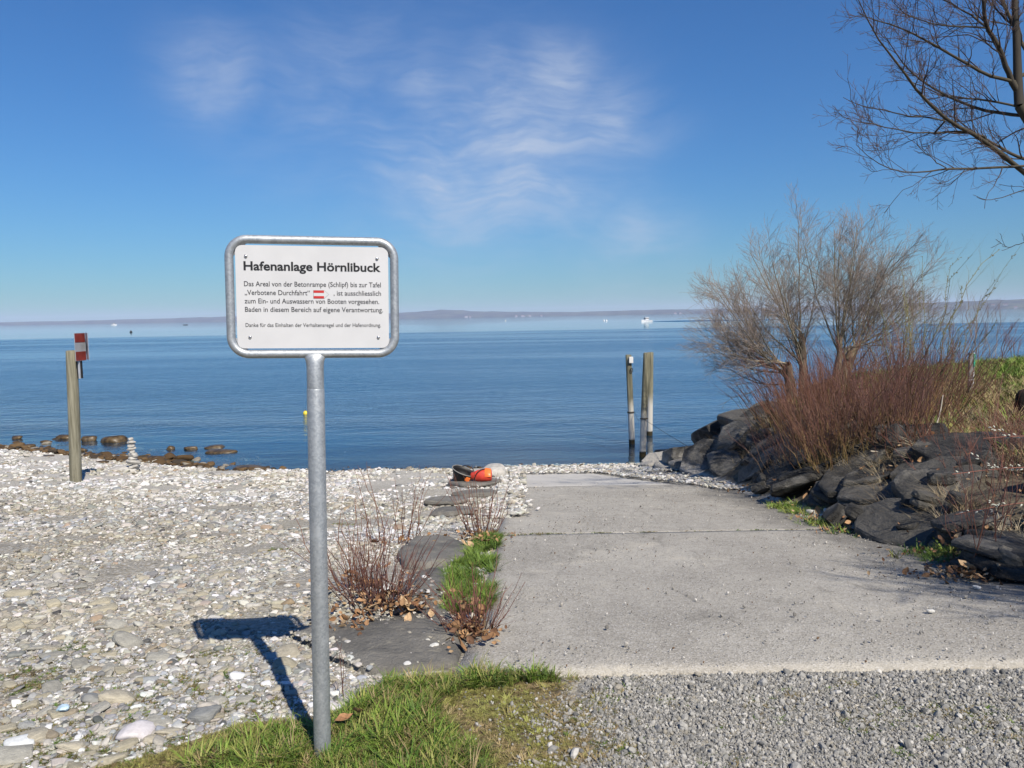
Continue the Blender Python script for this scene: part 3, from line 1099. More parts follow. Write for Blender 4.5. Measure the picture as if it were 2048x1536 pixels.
def text_line(name, body, u0, u1, v, cap, mat, bold=0.0):
    cu = bpy.data.curves.new('lettering', 'FONT')
    cu.body = 'H'
    cu.size = 1.0
    cu.offset = bold
    to = bpy.data.objects.new('lettering', cu)
    COL.objects.link(to)
    bpy.context.view_layer.update()
    dg = bpy.context.evaluated_depsgraph_get()
    hm = bpy.data.meshes.new_from_object(to.evaluated_get(dg))
    zz = np.array([v_.co.y for v_ in hm.vertices])
    caph = zz.max() - zz.min()
    cu.body = body
    cu.resolution_u = 3
    bpy.context.view_layer.update()
    dg = bpy.context.evaluated_depsgraph_get()
    me = bpy.data.meshes.new_from_object(to.evaluated_get(dg))
    bpy.data.objects.remove(to)
    co = np.array([v_.co[:] for v_ in me.vertices])
    x0, x1 = co[:, 0].min(), co[:, 0].max()
    out = np.zeros_like(co)
    out[:, 0] = pu(u0) + (co[:, 0] - x0) / (x1 - x0) * (u1 - u0) * PW
    out[:, 1] = PY - 0.0007
    out[:, 2] = pv(v) + co[:, 1] / caph * cap
    me.vertices.foreach_set('co', out.astype(np.float32).ravel())
    me.update()
    me.materials.clear()
    me.materials.append(mat)
    me.name = name
    return obj(name, me, plate)


text_line('title_lettering', 'Hafenanlage Hörnlibuck', 0.052, 0.949, 0.240, 0.0310, M_INK, 0.027)
text_line('text_lettering', 'Das Areal von der Betonrampe (Schlipf) bis zur Tafel', 0.052, 0.949, 0.395, 0.0170, M_INK2, 0.008)
text_line('text_lettering', '„Verbotene Durchfahrt“', 0.055, 0.476, 0.479, 0.0170, M_INK2, 0.008)
text_line('text_lettering', ', ist ausschliesslich', 0.632, 0.949, 0.479, 0.0170, M_INK2, 0.008)
text_line('text_lettering', 'zum Ein- und Auswassern von Booten vorgesehen.', 0.053, 0.936, 0.561, 0.0170, M_INK2, 0.008)
text_line('text_lettering', 'Baden in diesem Bereich auf eigene Verantwortung.', 0.054, 0.961, 0.643, 0.0170, M_INK2, 0.008)
text_line('small_lettering', 'Danke für das Einhalten der Verhaltensregel und der Hafenordnung.', 0.055, 0.946, 0.790, 0.0130, M_INK2, 0.006)


def print_quad(name, pts, mat, dy):
    V = np.array([(pu(u), PY - dy, pv(v)) for u, v in pts])
    me = mesh_np(name, V, [np.array([range(len(pts))])], mat, False)
    return obj(name, me, plate)


print_quad('arrow_outline', [(0.4985, 0.4300), (0.4985, 0.5105), (0.5695, 0.5105), (0.6005, 0.470), (0.5695, 0.4300)], M_INK2, 0.0005)
print_quad('arrow_field', [(0.5, 0.4315), (0.5, 0.509), (0.569, 0.509), (0.599, 0.470), (0.569, 0.4315)], M_PLATE, 0.0009)
print_quad('red_bar', [(0.5, 0.4315), (0.5, 0.455), (0.569, 0.455), (0.569, 0.4315)], M_RED, 0.0013)
print_quad('red_bar', [(0.5, 0.486), (0.5, 0.509), (0.569, 0.509), (0.569, 0.486)], M_RED, 0.0013)
for u, v in ((0.068, 0.108), (0.925, 0.112), (0.082, 0.890), (0.928, 0.895)):
    V, Fq = lathe([(0.0058, 0.0), (0.0058, 0.0012), (0.0050, 0.0030), (0.0030, 0.0045), (0.001, 0.005)], 16)
    V = np.stack([V[:, 0] + pu(u), PY - 0.0004 - V[:, 2], V[:, 1] + pv(v)], 1)
    obj('bolt', mesh_np('bolt', V, Fq, M_BOLT), plate)


# ================================================================== stones
def pal(n, white, g):
    """n stone colours; white 0..1 array pushes them pale"""
    base = np.array([(0.12, 0.12, 0.115), (0.28, 0.27, 0.245), (0.43, 0.39, 0.30), (0.52, 0.475, 0.37), (0.39, 0.395, 0.385), (0.55, 0.505, 0.41),
                     (0.72, 0.69, 0.62), (0.86, 0.83, 0.78), (0.46, 0.33, 0.20), (0.35, 0.31, 0.235)])
    w0 = np.array([.03, .13, .18, .16, .18, .12, .08, .05, .02, .05])
    w1 = np.array([.01, .03, .06, .12, .08, .20, .28, .20, .01, .01])
    idx = np.where(g.uniform(size=n) < white, g.choice(10, n, p=w1 / w1.sum()), g.choice(10, n, p=w0 / w0.sum()))
    c = base[idx] * g.uniform(0.82, 1.15, (n, 1))
    grey = c.mean(1, keepdims=True)
    c = grey + (c - grey) * 0.72
    return np.clip(c * (1 + g.normal(size=(n, 3)) * 0.02), 0, 0.9)


def white_at(x, y):
    return np.clip(sstep(y, 8.5, 14.5) * 0.95 + 0.30 * sstep(x, -3.2, -0.8) * sstep(y, 3.2, 5), 0, 1)


peb_shapes = []
for i in range(14):
    g_ = np.random.default_rng(100 + i)
    V, Fc = rock_np(200 + i, (1.0, g_.uniform(0.62, 0.9), g_.uniform(0.28, 0.5)), 3, 9, 0.04, 0.0, 5.0 if i % 2 else 11.0)
    peb_shapes.append(mesh_np('pebble', V, Fc, M_PEB, True))
PEBBLES = proto_collection('pebble', peb_shapes)
chip_shapes = []
for i in range(10):
    g_ = np.random.default_rng(300 + i)
    V, Fc = rock_np(330 + i, (1.0, g_.uniform(0.6, 0.9), g_.uniform(0.45, 0.7)), 2, 6, 0.05, 0.0, 16.0)
    chip_shapes.append(mesh_np('gravel_chip', V, Fc, M_CHIP, False))
CHIPS = proto_collection('gravel_chip', chip_shapes)


def slope_rot(n, g, tilt=0.25):
    return np.stack([g.normal(size=n) * tilt - 0.1, g.normal(size=n) * tilt, g.uniform(0, 6.283, n)], 1)


def on_beach(x, y):
    return (y > soil_edge(x) + 0.02) & (x < np.interp(y, [3.3, 4.6, 7.3, 15.5], [-0.32, -0.22, -0.18, -0.12]) - 0.02) & (y < shore_y(x) + 0.15)


def beach_points(n, y0, y1, g):
    out = []
    tot = 0
    while tot < n:
        y = g.uniform(y0, y1, n * 2)
        x = g.uniform(-1, 0.12, n * 2) * (y * 0.72 + 1.1)
        k = on_beach(x, y)
        out.append(np.stack([x[k], y[k]], 1))
        tot += k.sum()
    return np.concatenate(out)[:n]


SLABS_XY = []      # filled below: outlines of the flat slabs, kept free of pebbles


def inside(poly, x, y):
    poly = np.asarray(poly)
    r = np.zeros(len(x), bool)
    j = len(poly) - 1
    for i in range(len(poly)):
        xi, yi, xj, yj = *poly[i], *poly[j]
        with np.errstate(divide='ignore', invalid='ignore'):
            c = ((yi > y) != (yj > y)) & (x < (xj - xi) * (y - yi) / (yj - yi + 1e-12) + xi)
        r ^= c
        j = i
    return r


# ---- flat slate slabs set beside the ramp
def flat_slab(outline_px, label, height=0.10, lift=0.05, seed=1, mat=None, outline=None, dome=0.02):
    P = np.array(outline) if outline is not None else np.array([at_ground(*p)[:2] for p in outline_px])
    if np.sum(P[:, 0] * np.roll(P[:, 1], -1) - np.roll(P[:, 0], -1) * P[:, 1]) < 0:
        P = P[::-1]
    SLABS_XY.append(P)
    # densify
    D = []
    for i in range(len(P)):
        a, b = P[i], P[(i + 1) % len(P)]
        m_ = max(2, int(np.linalg.norm(b - a) / 0.05))
        for k in range(m_):
            D.append(a + (b - a) * k / m_)
    D = np.array(D)
    D = D + 0.022 * np.stack([fbm(D[:, 0] * 6, D[:, 1] * 6, seed) - .5, fbm(D[:, 0] * 6, D[:, 1] * 6, seed + 7) - .5], 1) * 2
    c = D.mean(0)
    rows = []
    cz = gz(*c)
    for f_, dz in ((1.02, -height), (1.0, lift * 0.35), (0.97, lift * 0.85), (0.92, lift), (0.75, lift + dome * .5), (0.5, lift + dome * .8), (0.22, lift + dome)):
        q = c + (D - c) * f_
        z = ground_z(q[:, 0], q[:, 1], False) + dz + 0.035 * (fbm(q[:, 0] * 4, q[:, 1] * 4, seed + 3) - 0.5) + 0.022 * (fbm(q[:, 0] * 14, q[:, 1] * 14, seed + 4) - 0.5)
        rows.append(np.stack([q[:, 0], q[:, 1], z], 1))
    n_ = len(D)
    V = np.concatenate(rows + [np.array([[c[0], c[1], rows[-1][:, 2].mean()]])])
    Fq, Ft = [], []
    for r in range(len(rows) - 1):
        for k in range(n_):
            k2 = (k + 1) % n_
            Fq.append((r * n_ + k, r * n_ + k2, (r + 1) * n_ + k2, (r + 1) * n_ + k))
    b = (len(rows) - 1) * n_
    Ft = [(b + k, b + (k + 1) % n_, len(V) - 1) for k in range(n_)]
    o = obj('stone_slab', mesh_np('stone_slab', V, [np.array(Fq), np.array(Ft)], mat or M_SLAB, True))
    tag(o, label, 'stone slab', 'flat stone slabs along the left edge of the ramp')
    return o


flat_slab([(578, 1270), (640, 1258), (740, 1248), (800, 1224), (880, 1216), (935, 1272), (918, 1335), (800, 1350), (740, 1352), (655, 1318)],
          'large flat dark slab just behind the grass verge, nearest to the sign', 0.10, 0.035, 1, dome=0.01)
flat_slab([(793, 1192), (828, 1155), (888, 1142), (897, 1200), (862, 1218)], 'flat dark slab between the leafy red twigs and the green grass tuft', 0.1, 0.05, 2, dome=0.01)
flat_slab([(795, 1118), (830, 1085), (900, 1082), (940, 1102), (930, 1125), (860, 1142), (808, 1140)], 'broad flat grey slab halfway along the left edge of the ramp', 0.1, 0.06, 3, dome=0.01)
def block_slab(x, y, dims, rot, seed, label, layers=2):
    o = bm_obj('stone_slab', block_bm(seed, dims, layers), M_SLAB, None, False, (x, y, gz(x, y) + dims[2] * 0.35))
    o.rotation_euler = (-0.10, 0.02, rot)
    c_, s_ = math.cos(rot), math.sin(rot)
    SLABS_XY.append(np.array([(x + c_ * math.cos(a) * dims[0] * .82 - s_ * math.sin(a) * dims[1] * .82, y + s_ * math.cos(a) * dims[0] * .82 + c_ * math.sin(a) * dims[1] * .82) for a in np.linspace(0, 6.283, 14)[:-1]]))
    return tag(o, label, 'stone slab', 'flat stone slabs along the left edge of the ramp')


block_slab(-0.72, 9.0, (0.36, 0.34, 0.05), 0.1, 4001, 'low dark slab with pebbles around it, nearest of the far group')
block_slab(-0.95, 10.1, (0.34, 0.40, 0.06), -0.2, 4002, 'olive grey slab lying left of the others near the water')
block_slab(-0.55, 10.9, (0.40, 0.28, 0.065), 0.15, 4003, 'narrow dark slab in front of the one with the bags')
bag_slab = block_slab(-0.66, 12.5, (0.60, 0.62, 0.08), 0.1, 4004, 'dark slab on which the black tub and red dry bag lie')
V, Fc = rock_np(77, (0.30, 0.34, 0.22), 4, 9, 0.03, 0, 4.0)
o = obj('pale_boulder', mesh_np('pale_boulder', V, Fc, M_SHORE, True), None, (-0.42, 14.35, gz(-0.42, 14.35) + 0.08))
tag(o, 'smooth pale rounded boulder beside the lower end of the ramp, behind the bags', 'boulder')

SLABS_XY[0] = np.array([at_ground(*p)[:2] for p in [(578, 1270), (640, 1258), (740, 1248), (800, 1224), (880, 1216), (935, 1272), (918, 1335), (800, 1350), (745, 1352), (770, 1330), (720, 1305), (660, 1290)]])
LOWSLAB = np.array([at_ground(*p)[:2] for p in [(578, 1272), (660, 1288), (720, 1304), (772, 1330), (745, 1354), (650, 1322)]])

# ---- the 300 stones that show largest: pieces of the ground
g_ = np.random.default_rng(21)
big = []
hand = [(690, 905, .075), (235, 1400, .15), (190, 1428, .12), (165, 1385, .07), (215, 1335, .08), (285, 1153, .11), (205, 1105, .10), (60, 1110, .13), (40, 1190, .2),
        (105, 1210, .12), (205, 1222, .14), (205, 1260, .10), (250, 1265, .12), (120, 1280, .07), (340, 1472, .09), (322, 1450, .10), (432, 1410, .09),
        (395, 1425, .06), (485, 1405, .085), (405, 1440, .13), (18, 1372, .08), (290, 1360, .08), (335, 1390, .05), (240, 1340, .08), (75, 1165, .08), (340, 1200, .07),
        (150, 1130, .09), (30, 1255, .12), (405, 1300, .07), (70, 1480, .12), (145, 1500, .1), (20, 1520, .14), (250, 1500, .09), (110, 1440, .08), (60, 1420, .07), (350, 1340, .06),
        (255, 1060, .08), (120, 1035, .09), (60, 1070, .10), (330, 1080, .09), (420, 1050, .08), (530, 1110, .07), (180, 1150, .11), (100, 1170, .1), (520, 1190, .07), (410, 1180, .09),
        (330, 1130, .06), (470, 1250, .05), (250, 1230, .07), (160, 1330, .09), (60, 1330, .07), (300, 1300, .07), (560, 1350, .06), (500, 1330, .06), (440, 1360, .055)]
for px, py, s in hand:
    p = at_ground(px, py)
    big.append((p.x, p.y, s * 0.62))
pts = beach_points(2600, 2.5, 11.5, g_)
sz = np.exp(g_.normal(size=len(pts)) * 0.45) * 0.025
show = sz / np.hypot(pts[:, 0], pts[:, 1])
order = np.argsort(-show)
need = 300 - len(big)
sel = order[:need]
for i in sel:
    big.append((pts[i, 0], pts[i, 1], float(min(sz[i], 0.14))))


def make_stone_mat(i, c):
    m, t = new_mat('beach_stone')
    co = t.n('ShaderNodeTexCoord').outputs['Object']
    rnd = t.n('ShaderNodeObjectInfo').outputs['Random']
    nz = t.noise(t.scale(co, (1.3, 1.3, 5.0)), 1.6, 6, 0.65)
    gr = t.noise(co, 14, 5, 0.7)
    c1 = t.mix(t.step(nz, 0.3, 0.7), tuple(v * 0.78 for v in c), tuple(min(.9, v * 1.12) for v in c))
    c1 = t.mix(t.math('MULTIPLY', t.step(gr, 0.55, 0.7), 0.35), c1, tuple(v * 0.6 for v in c))
    c1 = t.n('ShaderNodeHueSaturation', {'Color': c1, 'Value': t.math('ADD', 0.85, t.math('MULTIPLY', rnd, 0.3))}).outputs[0]
    t.out(principled(t, c1, 0.82, t.bump(t.math('ADD', nz, t.math('MULTIPLY', gr, 0.5)), 0.5, 0.05), spec=0.3))
    return m


stone_mats = [make_stone_mat(i, c) for i, c in enumerate([(0.50, 0.455, 0.34), (0.44, 0.425, 0.37), (0.55, 0.50, 0.39), (0.74, 0.71, 0.64), (0.38, 0.385, 0.37), (0.84, 0.81, 0.75), (0.40, 0.34, 0.25), (0.17, 0.165, 0.155)])]
stone_meshes = {}
for mi in range(8):
    for k in range(5):
        gg = np.random.default_rng(900 + mi * 10 + k)
        V, Fc = rock_np(500 + mi * 11 + k, (1.0, gg.uniform(0.6, 0.85), gg.uniform(0.30, 0.52)), 3, 6, 0.05, 0.0, 18.0 if k < 3 else 6.0)
        stone_meshes[mi, k] = mesh_np('stone', V, Fc, stone_mats[mi], True)
for i, (x, y, s) in enumerate(big):
    wp = float(white_at(np.array([x]), np.array([y]))[0])
    mi = int(g_.choice(8, p=[.32, .22, .19, .05, .10, .02, .08, .02])) if g_.uniform() > wp else int(g_.choice([3, 5, 2, 4], p=[.4, .3, .2, .1]))
    if 3 < i < len(hand) and mi == 7:
        mi = 1
    o = bpy.data.objects.new('stone', stone_meshes[mi, int(g_.integers(5))])
    o.scale = (s, s, s * g_.uniform(0.6, 0.95))
    o.rotation_euler = (g_.normal() * 0.14 - 0.08, g_.normal() * 0.14, g_.uniform(-0.9, 0.9))
    o.location = (x, y, gz(x, y) + s * 0.09)
    link(o, ground)

# ---- the shingle between them
parts_ = []
g_ = np.random.default_rng(33)
for n, y0, y1, mu, sg in ((47000, 2.3, 4.6, 0.0078, 0.42), (4200, 2.4, 5.5, 0.019, 0.38), (37000, 4.4, 8.0, 0.0125, 0.45), (24000, 7.5, 12.5, 0.022, 0.42), (13000, 12.0, 20.5, 0.036, 0.42)):
    p = beach_points(n, y0, y1, g_)
    s = np.exp(g_.normal(size=n) * sg) * mu
    clump = fbm(p[:, 0] * 1.3, p[:, 1] * 1.3, 40, 3)
    keep = g_.uniform(size=n) < sstep(clump + (0.06 if y0 > 4 else -0.05), 0.36, 0.52)
    parts_.append((p[keep], s[keep]))
P = np.concatenate([a for a, b in parts_])
S = np.clip(np.concatenate([b for a, b in parts_]), 0.004, 0.085)
k = np.ones(len(P), bool)
for poly in SLABS_XY:
    k &= ~(inside(poly, P[:, 0], P[:, 1]) & (g_.uniform(size=len(P)) > 0.06))
P, S = P[k], S[k]
slabtop = np.zeros(len(P))
for poly in SLABS_XY:
    slabtop[inside(poly, P[:, 0], P[:, 1])] = 0.035
slabtop[inside(LOWSLAB, P[:, 0], P[:, 1])] = 0.035
wz = white_at(P[:, 0], P[:, 1]) + 0.5 * (fbm(P[:, 0] * 0.9 + 5, P[:, 1] * 0.9, 141, 3) - 0.45)
C = pal(len(P), np.clip(wz, 0, 1), g_)
tone = (fbm(P[:, 0] * 0.7, P[:, 1] * 0.9 + 9, 142, 3) - 0.5)[:, None]
C = np.clip(C * (1 + tone * np.array([[0.25, 0.35, 0.6]])), 0, 0.9)
Z = ground_z(P[:, 0], P[:, 1]) + S * 0.12 + slabtop
scatter('shingle', np.column_stack([P, Z]), np.repeat(S[:, None], 3, 1) * g_.uniform(0.85, 1.15, (len(P), 3)), slope_rot(len(P), g_), C, PEBBLES,
        'pale grey and white shingle covering the sloping beach', 'shingle')

# pebbles in the gap between slabs and ramp and a few strewn along the ramp's lower end
n = 2600
y = g_.uniform(8.5, 15.6, n)
x = g_.normal(size=n) * 0.12 - 0.12
k = np.ones(n, bool)
sec = np.stack([x, y], 1)
n2 = 5200
y2 = g_.uniform(14.6, 17.2, n2)
x2 = g_.uniform(-0.3, 3.6, n2)
n3 = 1400
y3 = g_.uniform(11.0, 15.2, n3)
x3 = np.interp(y3, [11, 12.1, 13.5, 15.6], [3.0, 2.7, 2.0, 1.3]) + np.abs(g_.normal(size=n3)) * 0.5
sec = np.concatenate([sec, np.stack([x2, y2], 1), np.stack([x3, y3], 1)])
S = np.exp(g_.normal(size=len(sec)) * 0.35) * 0.028
C = pal(len(sec), np.full(len(sec), 0.85), g_)
on_slab = (sec[:, 1] < 15.6) & (sec[:, 0] > -0.06)
Z = beach_z(sec[:, 0], sec[:, 1]) + np.where(on_slab, 0.04, 0.01) + S * 0.2
scatter('lower_shingle', np.column_stack([sec, Z]), np.repeat(S[:, None], 3, 1), slope_rot(len(sec), g_), C, PEBBLES,
        'white shingle at the foot of the ramp by the water', 'shingle')

# crushed gravel in front of the ramp
g_ = np.random.default_rng(44)
n = 105000
y = g_.uniform(2.05, 3.37, n)
x = g_.uniform(-0.25, 3.5, n)
edge = sstep(x + 0.35 * (fbm(x * 4, y * 4, 50) - 0.5) * 2, 0.0, 0.42)
k = g_.uniform(size=n) < edge * 0.98 + 0.04
x, y = x[k], y[k]
S = np.exp(g_.normal(size=len(x)) * 0.42) * 0.0047
S = np.where(g_.uniform(size=len(x)) < 0.012, S * 2.1, S)
c0 = np.array([(0.28, 0.275, 0.26), (0.385, 0.375, 0.35), (0.48, 0.465, 0.43), (0.38, 0.35, 0.29), (0.62, 0.60, 0.56), (0.17, 0.17, 0.165)])
C = c0[g_.choice(6, len(x), p=[.24, .32, .22, .10, .07, .05])] * g_.uniform(0.85, 1.15, (len(x), 1))
scatter('gravel', np.column_stack([x, y, ground_z(x, y) + S * 0.35]), np.repeat(S[:, None], 3, 1), g_.uniform(0, 6.28, (len(x), 3)), C, CHIPS,
        'grey crushed gravel in the foreground before the ramp', 'gravel')

# grit lying on the ramp
n = 15000
y = 3.4 + g_.uniform(0, 1, n) ** 1.3 * 9.0
x = g_.uniform(-0.15, 3.3, n)
k = (x < np.array([RR(v) for v in y]) - 0.03) & (x > np.array([RL(v) for v in y]) + 0.03)
k &= g_.uniform(size=n) < 0.25 + 0.75 * sstep(fbm(x * 1.5, y * 1.5, 60), 0.4, 0.65) + 0.5 * sstep(x, 2.2, 3.1)
x, y = x[k], y[k]
S = np.exp(g_.normal(size=len(x)) * 0.5) * 0.0032
c1 = np.array([(0.20, 0.19, 0.175), (0.34, 0.325, 0.29), (0.52, 0.49, 0.44), (0.74, 0.71, 0.66), (0.20, 0.13, 0.08)])
C = c1[g_.choice(5, len(x), p=[.18, .36, .28, .12, .06])]
scatter('grit', np.column_stack([x, y, beach_z(x * 0 + 0.5, y) + 0.031 + S * 0.3]), np.repeat(S[:, None], 3, 1), g_.uniform(0, 6.28, (len(x), 3)), C, CHIPS,
        'loose grit and crumbs scattered over the concrete ramp', 'grit')
for px, py, s in ((1953, 1186, .028), (1860, 1235, .025), (868, 1306, .028), (790, 1295, .02), (1620, 1030, .06), (1655, 1028, .05)):
    p = at_ground(px, py)
    o = bpy.data.objects.new('stone', stone_meshes[5 if s < .05 else 3, 3])
    o.scale = (s, s, s)
    o.location = (p.x, p.y, p.z + 0.03 + s * 0.2)
    o.rotation_euler.z = px
    link(o, ground)

# ================================================================== riprap bank
rip = empty('riprap_bank', (3.4, 9.0, -0.6))
tag(rip, kind='structure')
g_ = np.random.default_rng(55)


def boulder(x, y, z, dims, seed, tilt=(0, 0, 0), label=None, strata=0.16):
    bm = block_bm(seed, dims, 2 + seed % 3)
    bmesh.ops.rotate(bm, matrix=Euler(tilt).to_matrix(), verts=bm.verts)
    o = bm_obj('boulder', bm, M_ROCK, rip, False, (x - 3.4, y - 9.0, z + 0.6))
    if label:
        o['label'] = label
    return o


seed = 1000
for row in range(3):
    y = 4.6 + row * 0.3
    while y < 16.4 - row * 0.3:
        L = g_.uniform(0.6, 1.45) * (0.8 if y < 6 else 1.0)
        k_, low, top = bank_in(np.array([3.6]), np.array([y + L / 2]))
        d = float(top[0] - low[0])
        w = 0.55 + 1.2 * d
        u = (0.16, 0.52, 0.86)[row]
        if row > 0 and w * (u - 0.16) < 0.42 * row:
            y += L
            continue
        x = 3.16 + w * u + g_.normal() * 0.07
        if row == 0:
            x = 3.50 + g_.normal() * 0.07 + 0.05 * d
        z = gz(x, y + L / 2)
        hgt = g_.uniform(0.10, 0.19)
        wx_ = g_.uniform(0.45, 0.72) * (0.85 if row == 0 else 1.0)
        boulder(x + 0.05, y + L / 2, z + hgt * (0.12 if row < 2 else -0.25), (wx_, L * 0.58, hgt), seed,
                (g_.normal() * 0.12, -0.62 * min(1, d * 1.1) + g_.normal() * 0.12, g_.normal() * 0.35))
        seed += 1
        y += L * 0.98
for x, y, sx, sy, sz in ((3.55, 15.4, .6, .8, .38), (4.15, 15.6, .6, .75, .42), (4.7, 15.7, .6, .7, .4), (3.15, 16.1, .4, .6, .25), (3.7, 16.4, .5, .6, .3), (2.95, 15.3, .33, .5, .2), (5.3, 16.4, .6, .6, .4), (4.4, 14.6, .6, .75, .38), (5.0, 14.2, .6, .7, .36),
                         (4.05, 13.6, .5, .7, .36), (2.75, 15.9, .25, .35, .15), (3.3, 17.0, .35, .4, .2)):
    boulder(x, y, gz(x, y) - sz * 0.05, (sx, sy, sz * 0.8), seed, (g_.normal() * .12, -0.3 + g_.normal() * .12, g_.normal() * .4))
    seed += 1
boulder(3.95, 4.9, gz(3.95, 4.9) - 0.02, (0.55, 0.42, 0.16), 2001, (0, -0.1, 0.3), 'flat black boulder at the right edge of the picture beside the leaf litter')
# broken pieces wedged in the gaps
for k in range(70):
    y = g_.uniform(4.8, 16.0)
    bb = 0.55 + 1.2 * float(bank_in(np.array([3.6]), np.array([y]))[2][0] - bank_in(np.array([3.6]), np.array([y]))[1][0])
    x = 3.2 + bb * g_.uniform(0.0, 1.05)
    s_ = g_.uniform(0.08, 0.2)
    o = bm_obj('rubble_stone', block_bm(3000 + k, (s_ * 1.3, s_, s_ * 0.5), 1 + k % 2), M_ROCK, rip, False, (x - 3.4, y - 9.0, gz(x, y) + 0.6 + g_.uniform(0.0, 0.16)))
    o.rotation_euler = (g_.normal() * .4, g_.normal() * .4, g_.uniform(0, 6))
boulder(4.7, 6.3, gz(4.7, 6.3) - 0.02, (0.6, 0.5, 0.2), 2002, (0, 0.05, 0.2))
boulder(4.5, 7.7, gz(4.5, 7.7) - 0.05, (0.55, 0.6, 0.22), 2003, (0.1, -0.2, 0.1))
boulder(5.3, 8.2, gz(5.3, 8.2) - 0.04, (0.55, 0.42, 0.2), 2004, (0.05, 0.1, 0.4))


# ================================================================== grass, moss, leaves
def blade_clump(seed, blades, h, lean, w, spread):
    g = np.random.default_rng(seed)
    V, Fc = [], []
    for b in range(blades):
        a = g.uniform(0, 6.283)
        r = spread * math.sqrt(g.uniform())
        bx, by = r * math.cos(a + 1), r * math.sin(a + 1)
        hh = h * g.uniform(0.55, 1.15)
        ln = lean * g.uniform(0.3, 1.4) * hh
        side = np.array([-math.sin(a), math.cos(a), 0]) * w * g.uniform(0.7, 1.2)
        o = len(V)
        for k, (t_, ws) in enumerate(((0, 1.0), (0.4, 0.9), (0.75, 0.6))):
            c = np.array([bx + math.cos(a) * ln * t_ ** 2, by + math.sin(a) * ln * t_ ** 2, hh * (t_ - 0.18 * lean * t_ ** 2)])
            V += [c - side * ws, c + side * ws]
        V.append(np.array([bx + math.cos(a) * ln, by + math.sin(a) * ln, hh * (1 - 0.18 * lean)]))
        Fc += [(o, o + 1, o + 3), (o, o + 3, o + 2), (o + 2, o + 3, o + 5), (o + 2, o + 5, o + 4), (o + 4, o + 5, o + 6)]
    return mesh_np('grass_tuft', np.array(V), np.array(Fc), M_BLADE, False)


LUSH = proto_collection('lush_tuft', [blade_clump(10 + i, 16, 1.0, 0.9, 0.030, 0.28) for i in range(6)])
MOSS = proto_collection('moss_tuft', [blade_clump(30 + i, 26, 0.5, 1.4, 0.045, 0.55) for i in range(6)])
STRAW = proto_collection('straw_tuft', [blade_clump(50 + i, 14, 1.0, 1.5, 0.009, 0.30) for i in range(6)])


def tufts(name, xy, size, cols, coll, label, cat, g, lift=None):
    n = len(xy)
    z = ground_z(xy[:, 0], xy[:, 1]) if lift is None else lift
    S = np.exp(g.normal(size=n) * 0.25) * size
    rt = np.stack([g.normal(size=n) * 0.12, g.normal(size=n) * 0.12, g.uniform(0, 6.283, n)], 1)
    return scatter(name, np.column_stack([xy, z - 0.004]), np.repeat(np.broadcast_to(S, n)[:, None], 3, 1), rt, cols, coll, label, cat)


g_ = np.random.default_rng(70)
GREEN = np.array([(0.15, 0.25, 0.035), (0.21, 0.30, 0.05), (0.10, 0.18, 0.03), (0.30, 0.31, 0.085)])
DRY = np.array([(0.34, 0.26, 0.13), (0.43, 0.34, 0.18), (0.22, 0.16, 0.08), (0.20, 0.17, 0.06), (0.27, 0.25, 0.08)])


def pick(colset, n, g, p=None):
    return colset[g.choice(len(colset), n, p=p)] * g.uniform(0.75, 1.25, (n, 1))


def cand(n, x0, x1, y0, y1, g):
    return np.stack([g.uniform(x0, x1, n), g.uniform(y0, y1, n)], 1)


# verge: green sward round the pole and along the ramp's front edge, dry moss to the right
c = cand(30000, -2.1, 0.45, 2.05, 3.5, g_)
d = soil_edge(c[:, 0]) - c[:, 1] + 0.10 * (fbm(c[:, 0] * 6, c[:, 1] * 6, 71) - 0.5)
inn = d > 0
blob = lambda x0, y0, rx, ry: np.exp(-(((c[:, 0] - x0) / rx) ** 2 + ((c[:, 1] - y0) / ry) ** 2))
lush = np.maximum.reduce([blob(-0.52, 2.85, .30, .30), blob(-0.95, 2.75, .28, .22), blob(-0.35, 2.62, .35, .2), blob(-0.12, 3.32, .22, .08), blob(0.12, 3.33, .18, .035), blob(-0.42, 3.25, .18, .12), blob(-0.6, 3.1, .12, .1)])
lush = lush * (0.35 + 1.25 * fbm(c[:, 0] * 5, c[:, 1] * 5, 72))
u = g_.uniform(size=len(c))
k1 = inn & (lush > 0.44) & (u < 0.32)
vc = np.where((g_.uniform(size=k1.sum()) < 0.22)[:, None], pick(DRY, k1.sum(), g_), pick(GREEN, k1.sum(), g_))
tufts('verge_grass', c[k1], 0.052 * (0.5 + 0.8 * lush[k1]), vc, LUSH, 'lush green grass growing round the foot of the sign pole', 'grass', g_)
k2 = inn & (lush <= 0.5) & (u < 0.75) & (g_.uniform(size=len(c)) < 1 - sstep(c[:, 0] + 0.3 * (fbm(c[:, 0] * 4, c[:, 1] * 4, 79) - 0.5), 0.10, 0.42))
mixc = np.where((fbm(c[k2][:, 0] * 4, c[k2][:, 1] * 4, 73) > 0.5)[:, None], pick(DRY, k2.sum(), g_), pick(np.concatenate([GREEN[3:], DRY[3:]]), k2.sum(), g_))
tufts('verge_moss', c[k2], 0.024, mixc * 1.15, MOSS, 'short brown and yellow green moss between grass and gravel', 'moss', g_)
